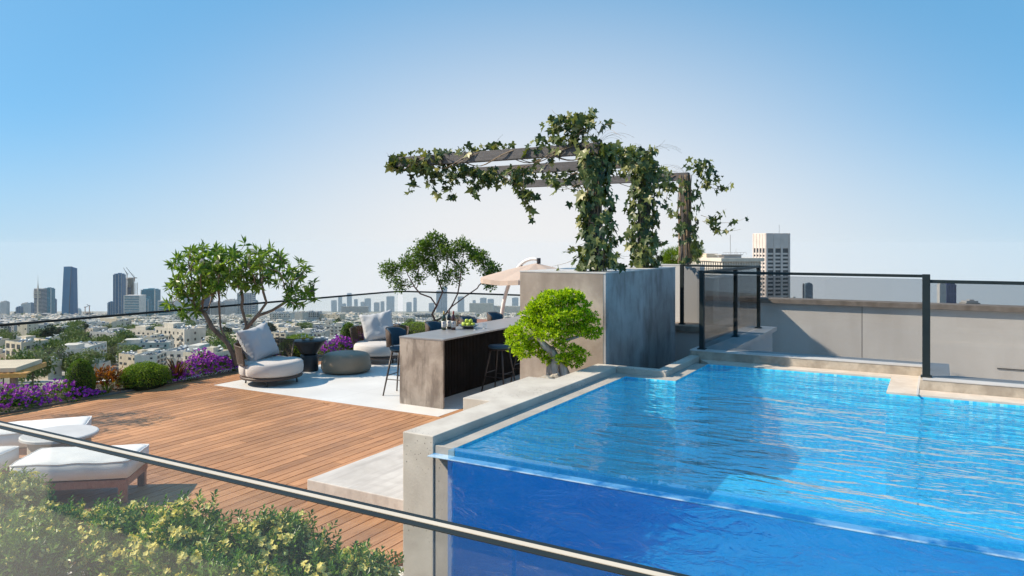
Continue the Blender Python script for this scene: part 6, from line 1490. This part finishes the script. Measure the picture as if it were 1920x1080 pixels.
# ---- low city: named buildings
def rooftop(q, w, d, h, r, n_=8, slots=True):
    """parapet, stair head, water tanks and solar panels; slots 2 = roof, 3 = tank, 4 = panel"""
    q.mi = 2; q.box(-w/2 + .3, w/2 - .3, -d/2 + .3, d/2 - .3, h - .02, h + .05)
    q.mi = 0; q.box(-w/2, w/2, -d/2, -d/2 + .28, h, h + .9).box(-w/2, w/2, d/2 - .28, d/2, h, h + .9).box(-w/2, -w/2 + .28, -d/2 + .3, d/2 - .3, h, h + .9).box(w/2 - .28, w/2, -d/2 + .3, d/2 - .3, h, h + .9)
    x = r.uniform(-w * .25, w * .25); q.box(x - 2, x + 2, -1.6, 1.9, h + .05, h + 2.7)
    if r.random() < .6: q.box(-w * .42, -w * .1, -d * .2, d * .35, h + .05, h + 2.6)
    for k in range(n_):
        x, y = r.uniform(-w/2 + 1.2, w/2 - 1.2), r.uniform(-d/2 + 1.2, d/2 - 1.2)
        q.mi = 3; q.tube([(x - .6, y, h + 1.5), (x + .6, y, h + 1.5)], .38, 8); q.box(x - .5, x + .5, y - .08, y + .08, h + .05, h + 1.3)
        q.mi = 4; q.obox((x, y - 1.0, h + .9), (1.6, 1.7, .06), 0, R(40))
    q.mi = 0
def lowbuild(q, w, d, h, r, sty):
    q.mi = 0; q.box(-w/2, w/2, -d/2, d/2, 0, h)
    q.mi = 1
    fl_ = max(1, int(h / 3.1)); 
    if sty not in ('blank', 'theatre'):
        for f_ in range(fl_):
            z = h - 3.1 * (f_ + 1) + 1.0
            if z < 0.3: break
            n_ = max(2, int(w / 4.0))
            for k in range(n_):
                if sty in ('creambox', 'greyface', 'smallwhite') and r.random() < 0.6: continue
                x = -w/2 + (k + .5) * w / n_; ww = r.choice((.6, .9, 1.3)) if sty != 'balcony' else 1.5
                q.box(x - ww, x + ww, -d/2 - .05, -d/2 + .1, z, z + (1.4 if sty != 'balcony' else 2.0))
            n_ = max(1, int(d / 4.5))
            for k in range(n_):
                if r.random() < .35: continue
                y = -d/2 + (k + .5) * d / n_; q.box(w/2 - .1, w/2 + .05, y - .7, y + .7, z, z + 1.3); q.box(-w/2 - .05, -w/2 + .1, y - .7, y + .7, z, z + 1.3)
    q.mi = 0
    if sty in ('windows', 'balcony', 'long', 'any') or r.random() < .3:
        for f_ in range(fl_):
            z = h - 3.1 * (f_ + 1) + .1
            if z < 0: break
            for k in range(max(1, int(w / 9))):
                x = -w/2 + (k + .5) * w / max(1, int(w / 9)); q.box(x - 1.8, x + 1.8, -d/2 - 1.3, -d/2 - .06, z, z + 1.0)
MATS = {'w': [CW, CD, CR, CT, CP], 'c': [CC, CD, CR, CT, CP], 'g': [CG, CD, CR, CT, CP]}
PLACED = []
for i, (a, b2, w, d, z0, h, rz, sty, lab) in enumerate(LOWS):
    r = random.Random(300 + i); x, y = fw(a, b2); PLACED.append((a, b2, max(w, d)))
    nm = {'theatre': 'concert_hall'}.get(sty, 'apartment_building')
    key = {'creambox': 'c', 'theatre': 'c', 'greyface': 'g', 'balcony': 'g'}.get(sty, 'w')
    turn = R(29.8) + R({'greyface': -24, 'theatre': -20, 'creambox': -15, 'long': -8}.get(sty, r.uniform(-10, 10)))
    t_ = thing(nm, lab, 'building', (x, y, z0), turn)
    q = MB(); q.box(-w/2, w/2, -d/2, d/2, 0, h); q.box(-w/2, w/2, -d/2, -d/2 + .28, h, h + .9).box(-w/2, w/2, d/2 - .28, d/2, h, h + .9).box(-w/2, -w/2 + .28, -d/2 + .3, d/2 - .3, h, h + .9).box(w/2 - .28, w/2, -d/2 + .3, d/2 - .3, h, h + .9)
    q.build('wall', MATS[key][0], t_, world=False)
    MB().box(-w/2 + .3, w/2 - .3, -d/2 + .3, d/2 - .3, h + .005, h + .06).build('roof', CR, t_, world=False)
    if sty not in ('theatre', 'blank'):
        fl_ = max(1, int(h / 3.2)); cnt = 0; q = MB()
        for f_ in range(fl_):
            z = h - 3.2 * (f_ + 1) + 1.0
            if z < .3: break
            n_ = max(2, int(w / 3.6))
            for k in range(n_):
                if sty in ('creambox', 'greyface', 'smallwhite') and r.random() < .55: continue
                xx = -w/2 + (k + .5) * w / n_; ww = r.choice((.6, .9, 1.3)) if sty != 'balcony' else 1.35
                if cnt < 24: MB().box(xx - ww, xx + ww, -d/2 - .05, -d/2 + .1, z, z + (1.4 if sty != 'balcony' else 2.1)).build('window', CD, t_, world=False); cnt += 1
            n_ = max(1, int(d / 5))
            for k in range(n_):
                if r.random() < .5 or cnt > 34: continue
                yy = -d/2 + (k + .5) * d / n_; MB().box(w/2 - .1, w/2 + .05, yy - .7, yy + .7, z, z + 1.3).build('window', CD, t_, world=False); cnt += 1
        if sty in ('windows', 'balcony', 'long'):
            q = MB()
            for f_ in range(fl_):
                z = h - 3.2 * (f_ + 1) + .1
                if z > 0:
                    for k in range(max(1, int(w / 8))): xx = -w/2 + (k + .5) * w / max(1, int(w / 8)); q.box(xx - 1.9, xx + 1.9, -d/2 - 1.4, -d/2 - .07, z, z + .95)
            if q.v: q.build('balcony', CW, t_, world=False)
    xx = r.uniform(-w * .2, w * .2)
    MB().box(xx - min(3, w*.2), xx + min(3, w*.2), -d * .15, d * .3, h + .06, h + 2.7).build('stair_head', MATS[key][0], t_, world=False)
    tk = MB(); sp_ = MB()
    for k in range(int(min(16, 3 + w * d / 40)) if sty != 'theatre' else 0):
        xx, yy = r.uniform(-w/2 + 1, w/2 - 1), r.uniform(-d/2 + 1, d/2 - 1)
        tk.tube([(xx - .6, yy, h + 1.6), (xx + .6, yy, h + 1.6)], .38, 8).box(xx - .5, xx + .5, yy - .08, yy + .08, h + .06, h + 1.4); sp_.obox((xx, yy - 1, h + .95), (1.7, 1.7, .06), 0, R(40))
    if tk.v: tk.build('water_tank', CT, t_, world=False); sp_.build('solar_panel', CP, t_, world=False)
    if sty == 'theatre':
        q = MB(); q.box(w * .15, w * .45, -d/2 - .1, -d/2 + .5, h * .55, h * .95); q.build('window', CD, t_, world=False)

# ---- low city: repeated houses
kinds = []
hr = random.Random(77)
for i, (w, d, h, sty, key, gl, lb) in enumerate([
    (22, 14, 12, 'any', 'w', 'white flat roofed apartment houses of the low city', 'white flat roofed apartment house with balconies'),
    (16, 14, 10, 'creambox', 'c', 'cream flat roofed houses of the low city', 'cream flat roofed house with few windows'),
    (30, 15, 13, 'windows', 'w', 'long white apartment blocks of the low city', 'long white apartment block with dark windows'),
    (18, 16, 9, 'any', 'g', 'grey flat roofed houses of the low city', 'grey flat roofed house with solar heaters'),
    (26, 13, 8, 'long', 'w', 'low white terraces of the low city', 'low white terrace house with cluttered roof'),
    (14, 12, 15, 'balcony', 'c', 'narrow cream apartment houses of the low city', 'narrow cream apartment house')]):
    q = MB(); lowbuild(q, w, d, h, hr, sty); rooftop(q, w, d, h, hr, 9)
    # basement so that a house on the slope reaches the ground
    q.mi = 0; q.box(-w/2, w/2, -d/2, d/2, -6, -.001)
    kinds.append((q, MATS[key], max(w, d), gl, lb, w, d, h))
protos = [None] * len(kinds)
tries = 0; nb = 0; GRIDP = list(PLACED)
while nb < 225 and tries < 9000:
    tries += 1
    yb = 590 + 118 * hr.random() ** 1.35
    b2 = 32.5 / ((yb - 460) / 1388 - .0865)
    px = hr.uniform(-60, 1010) if hr.random() < .97 else hr.uniform(1440, 1900)
    a = (px - 960) / 1388 * b2
    if b2 > 3300 or b2 < 150: continue
    # a belt of trees crosses the near city
    if 655 < yb < 686 and 70 < px < 250: continue
    if any((a - p_[0]) ** 2 + (b2 - p_[1]) ** 2 < (0.52 * (p_[2] + 24)) ** 2 for p_ in GRIDP): continue
    k = hr.randrange(len(kinds)); q, ms, mxd, gl, lb, w, d, h = kinds[k]
    x, y = fw(a, b2); z = ground_z(x, y)
    s_ = hr.uniform(.85, 1.2)
    if protos[k] is None:
        o = q.build('apartment_house', ms); protos[k] = o
    else:
        o = protos[k].copy(); col.objects.link(o)
    o.location = (x, y, z); o.rotation_euler = (0, 0, R(29.8) + hr.choice((0, R(-22), R(-30), R(15), R(90))) + R(hr.uniform(-8, 8))); o.scale = (s_, s_, s_ * hr.uniform(.8, 1.25))
    tag(o, lb + ', ' + zone(px, b2), 'building', gl); GRIDP.append((a, b2, mxd)); nb += 1
# rooftops beyond, past counting
q = MB(); r = random.Random(9)
for k in range(3200):
    b2 = 900 * (5.0 ** r.random()); px = r.uniform(-80, 1950); a = (px - 960) / 1388 * b2
    if b2 < 1500 and any((a - p_[0]) ** 2 + (b2 - p_[1]) ** 2 < (0.5 * (p_[2] + 16)) ** 2 for p_ in GRIDP): continue
    x, y = fw(a, b2); z = ground_z(x, y); w, d, h = r.uniform(10, 26), r.uniform(10, 18), r.uniform(7, 15); rz = R(29.8) + r.choice((0, R(-22), R(20))) + R(r.uniform(-6, 6))
    q.mi = r.choice((0, 0, 1, 2)); q.obox((x, y, z + h/2 - 2), (w, d, h + 4), rz)
    q.mi = 0; q.obox((x + r.uniform(-3, 3), y + r.uniform(-3, 3), z + h + 1.2), (r.uniform(2, 6), r.uniform(2, 6), 2.4), rz)
    if b2 < 3000:
        q.mi = 3
        ca, sa = math.cos(rz), math.sin(rz)
        for f_ in range(int(h // 3.2)): q.obox((x + sa * (d/2 + .03), y - ca * (d/2 + .03), z + h - 3.2 * f_ - 1.6), (w * r.uniform(.5, .85), .1, 1.2), rz)
        for f_ in range(3): q.mi = 4; q.obox((x + r.uniform(-w/3, w/3), y + r.uniform(-d/3, d/3), z + h + .9), (1.4, .9, 1.6), rz)
o = q.build('distant_rooftops', [CW, CC, CG, CD, CT]); tag(o, 'hazy mass of white and cream rooftops reaching to the far skyline', 'rooftops', kind='stuff')

# ---- city trees
def citytree(name, rad_, hgt, seed, stops, nq=900, s_=(0.5, 1.1)):
    r = random.Random(seed); m = leafmat(name + '_leaf', stops, 0.6, 0.15)
    q = MB()
    lobes = [(r.uniform(-.5, .5) * rad_, r.uniform(-.5, .5) * rad_, hgt * r.uniform(.5, .8), r.uniform(.35, .6) * rad_) for _ in range(8)]
    for k in range(nq):
        l = lobes[k % 8]; v = rv(r); p_ = Vector((l[0], l[1], l[2])) + v * l[3] * r.uniform(.6, 1.08)
        q.leaf(p_, v + rv(r), v + rv(r) * .5, r.uniform(*s_), r.uniform(*s_) * .8, 0.2)
    o = q.build(name, m)
    MB().tube([(0, 0, -3), (0, 0, hgt * .3), (r.uniform(-.5, .5), 0, hgt * .6)], [.35, .28, .12], 6).build('trunk', M['bark'], o, world=False)
    return o
tp = [(citytree('city_tree', 5.0, 9, 1, [(0, (0.055, 0.11, 0.02)), (1, (0.18, 0.25, 0.055))]), 'dark green trees of the low city', 'dark green city tree', 5.0),
      (citytree('city_tree', 4.2, 8, 2, [(0, (0.08, 0.12, 0.02)), (1, (0.20, 0.24, 0.06))]), 'light green trees of the low city', 'light olive city tree', 4.2),
      (citytree('city_tree', 6.5, 10, 3, [(0, (0.06, 0.115, 0.02)), (1, (0.20, 0.25, 0.06))], 1300), 'broad trees of the low city', 'broad green city tree', 6.0),
      (citytree('cypress_tree', 2.6, 13, 4, [(0, (0.012, 0.03, 0.012)), (1, (0.035, 0.06, 0.025))], 700), 'cypresses of the low city', 'dark narrow cypress', 2.6)]
used = [False] * 4; r = random.Random(12)
def addtree(k, a, b2, s_):
    o, gl, lb, rad_ = tp[k]; x, y = fw(a, b2); z = ground_z(x, y)
    c_ = o if not used[k] else copy_tree(o); used[k] = True
    c_.location = (x, y, z); c_.rotation_euler = (0, 0, r.uniform(0, 6.28)); c_.scale = (s_, s_, s_ * r.uniform(.85, 1.15)); tag(c_, lb + ', ' + zone(960 + a / b2 * 1388, b2), 'tree', gl)
spots = []
for i in range(34): spots.append((r.uniform(68, 250), r.uniform(664, 696)))
for i in range(7): spots.append((r.uniform(-5, 58), r.uniform(645, 690)))
for i in range(12): spots.append((r.uniform(60, 165), r.uniform(632, 650)))
for i in range(14): spots.append((r.uniform(225, 300), r.uniform(628, 650)))
for i in range(14): spots.append((r.uniform(400, 440), r.uniform(665, 710)))
for i in range(14): spots.append((r.uniform(290, 480), r.uniform(612, 640)))
for i in range(10): spots.append((r.uniform(520, 600), r.uniform(615, 640)))
for i in range(14): spots.append((r.uniform(-20, 190), r.uniform(688, 740)))
for (px, yb) in spots:
    b2 = 32.5 / ((yb - 460) / 1388 - .0865); a = (px - 960) / 1388 * b2
    if b2 < 340 and px > 85: continue
    addtree(r.choice((0, 0, 1, 2, 2)), a, b2, r.uniform(1.0, 1.6))
for i in range(110):
    yb = 592 + 75 * r.random() ** 1.3; b2 = 32.5 / ((yb - 460) / 1388 - .0865); px = r.uniform(-30, 990); a = (px - 960) / 1388 * b2
    addtree(r.choice((0, 1, 2, 2, 3)), a, b2, r.uniform(1.2, 2.0))
# far tree belt
q = MB()
for k in range(2600):
    b2 = 1000 * (4.2 ** r.random()); px = r.uniform(-80, 1950); a = (px - 960) / 1388 * b2; x, y = fw(a, b2); z = ground_z(x, y)
    q.blob((x, y, z + 4), (r.uniform(5, 11), r.uniform(5, 9), r.uniform(5, 8.5)), 7, 5, 0.5, k)
o = q.build('distant_trees', pmat('distant_foliage', [(0.3, (0.02, 0.045, 0.015)), (0.7, (0.06, 0.09, 0.03))], scale=0.3)); tag(o, 'hazy dark trees scattered among the far rooftops', 'trees', kind='stuff')

# ---- neighbouring roof with timber canopy at the lower left
def canopy():
    b2 = 42.0; s_ = b2 / 1388; x, y = fw((4 - 960) * s_, b2); z = 2.48 - (694 - 460) * s_
    t_ = thing('roof_canopy', 'white flat canopy with orange timber slats beneath, on a neighbouring roof at lower left', 'canopy', (x, y, z), R(29.8) + R(10))
    L = 3.6
    MB().box(-L, 1.25, -1.2, 2.0, 0.05, 0.30).build('roof', CC, t_, world=False, bevel=0.02)
    q = MB()
    for k in range(16): q.box(-L + k * .32, -L + k * .32 + .09, -1.5, 2.5, -0.22, 0.045)
    q.box(-L, 1.9, -1.55, -1.46, -0.2, 0.03).box(1.3, 1.9, -1.45, -.9, -.05, .03)
    M['orange_wood'] = pmat('orange_timber', [(0.3, (0.50, 0.24, 0.06)), (0.7, (0.68, 0.36, 0.10))], scale=4, rough=0.6)
    q.build('slats', M['orange_wood'], t_, world=False)
    MB().box(0.95, 1.25, -1.25, -0.95, -2.0, -0.23).build('post', M['bark'], t_, world=False)
    q = MB()
    for xx in (-2.9, -2.2, -1.7, -.6): q.tube([(xx, -1.1, -2.0), (xx, -1.1, -.23)], 0.035, 6)
    q.build('pole', CG, t_, world=False)
    t2 = thing('neighbour_roof', 'pale neighbouring roof under the timber canopy at the lower left', 'building', (x, y, z), R(29.8) + R(10))
    MB().box(-5, 3.0, -2.0, 5, -34, -2.0).build('wall', CW, t2, world=False)
    MB().box(-5, 3.0, -2.1, -1.95, -1.99, -1.6).build('parapet', CC, t2, world=False)
    MB().tube([(1.9, -.5, -1.2), (2.5, -.7, -1.9)], .06, 6).obox((-1.9, -1.0, -1.4), (.4, .4, .55)).obox((-.9, -1.0, -1.4), (.4, .4, .55)).build('roof_fittings', CT, t2, world=False)
canopy()

# ---- ground and air
n_ = 60; vs = []; fs = []
def gm():
    m, t, b = node_mat('city_ground')
    c = N(t, 'ShaderNodeTexCoord'); n1 = N(t, 'ShaderNodeTexNoise', {'Vector': c.outputs['Object'], 'Scale': 0.02, 'Detail': 8}); n2 = N(t, 'ShaderNodeTexVoronoi', {'Vector': c.outputs['Object'], 'Scale': 0.05})
    c1 = ramp(t, n1.outputs[0], [(0.35, (0.05, 0.08, 0.03)), (0.5, (0.22, 0.20, 0.17)), (0.65, (0.42, 0.39, 0.35))])
    t.links.new(c1, b.inputs['Base Color']); b.inputs['Roughness'].default_value = 0.95
    return m
us = [-9000, -5000, -3000, -1500, -600, -200, 0, 200, 600, 1500, 3000, 5000, 9000]
ws = [-3000, -1000, 0, 100, 300, 700, 1200, 2000, 3200, 4500, 6500, 9000, 12500]
for b2 in ws:
    for a in us:
        x, y = fw(a, b2); vs.append((x, y, ground_z(x, y)))
k = len(us)
for i in range(len(ws) - 1):
    for j in range(k - 1): fs.append((i*k+j, i*k+j+1, (i+1)*k+j+1, (i+1)*k+j))
tag(MB().add(vs, fs).build('ground', gm()), kind='structure')

HAZE = 2.4e-5
m = bpy.data.materials.new('haze_air'); m.use_nodes = True; t = m.node_tree; t.nodes.clear()
pv = N(t, 'ShaderNodeVolumePrincipled', {'Color': (0.84, 0.93, 1.0, 1), 'Density': HAZE, 'Anisotropy': 0.0}); ou = N(t, 'ShaderNodeOutputMaterial'); t.links.new(pv.outputs[0], ou.inputs['Volume'])
if HAZE_ON:
    bx = MB(); c4 = [fw(-9200, -3200), fw(9200, -3200), fw(9200, 12800), fw(-9200, 12800)]
    bx.prism(c4, -1150, 45); o = bx.build('haze', m); tag(o, 'thin pale blue haze lying over the city', 'haze', kind='stuff')
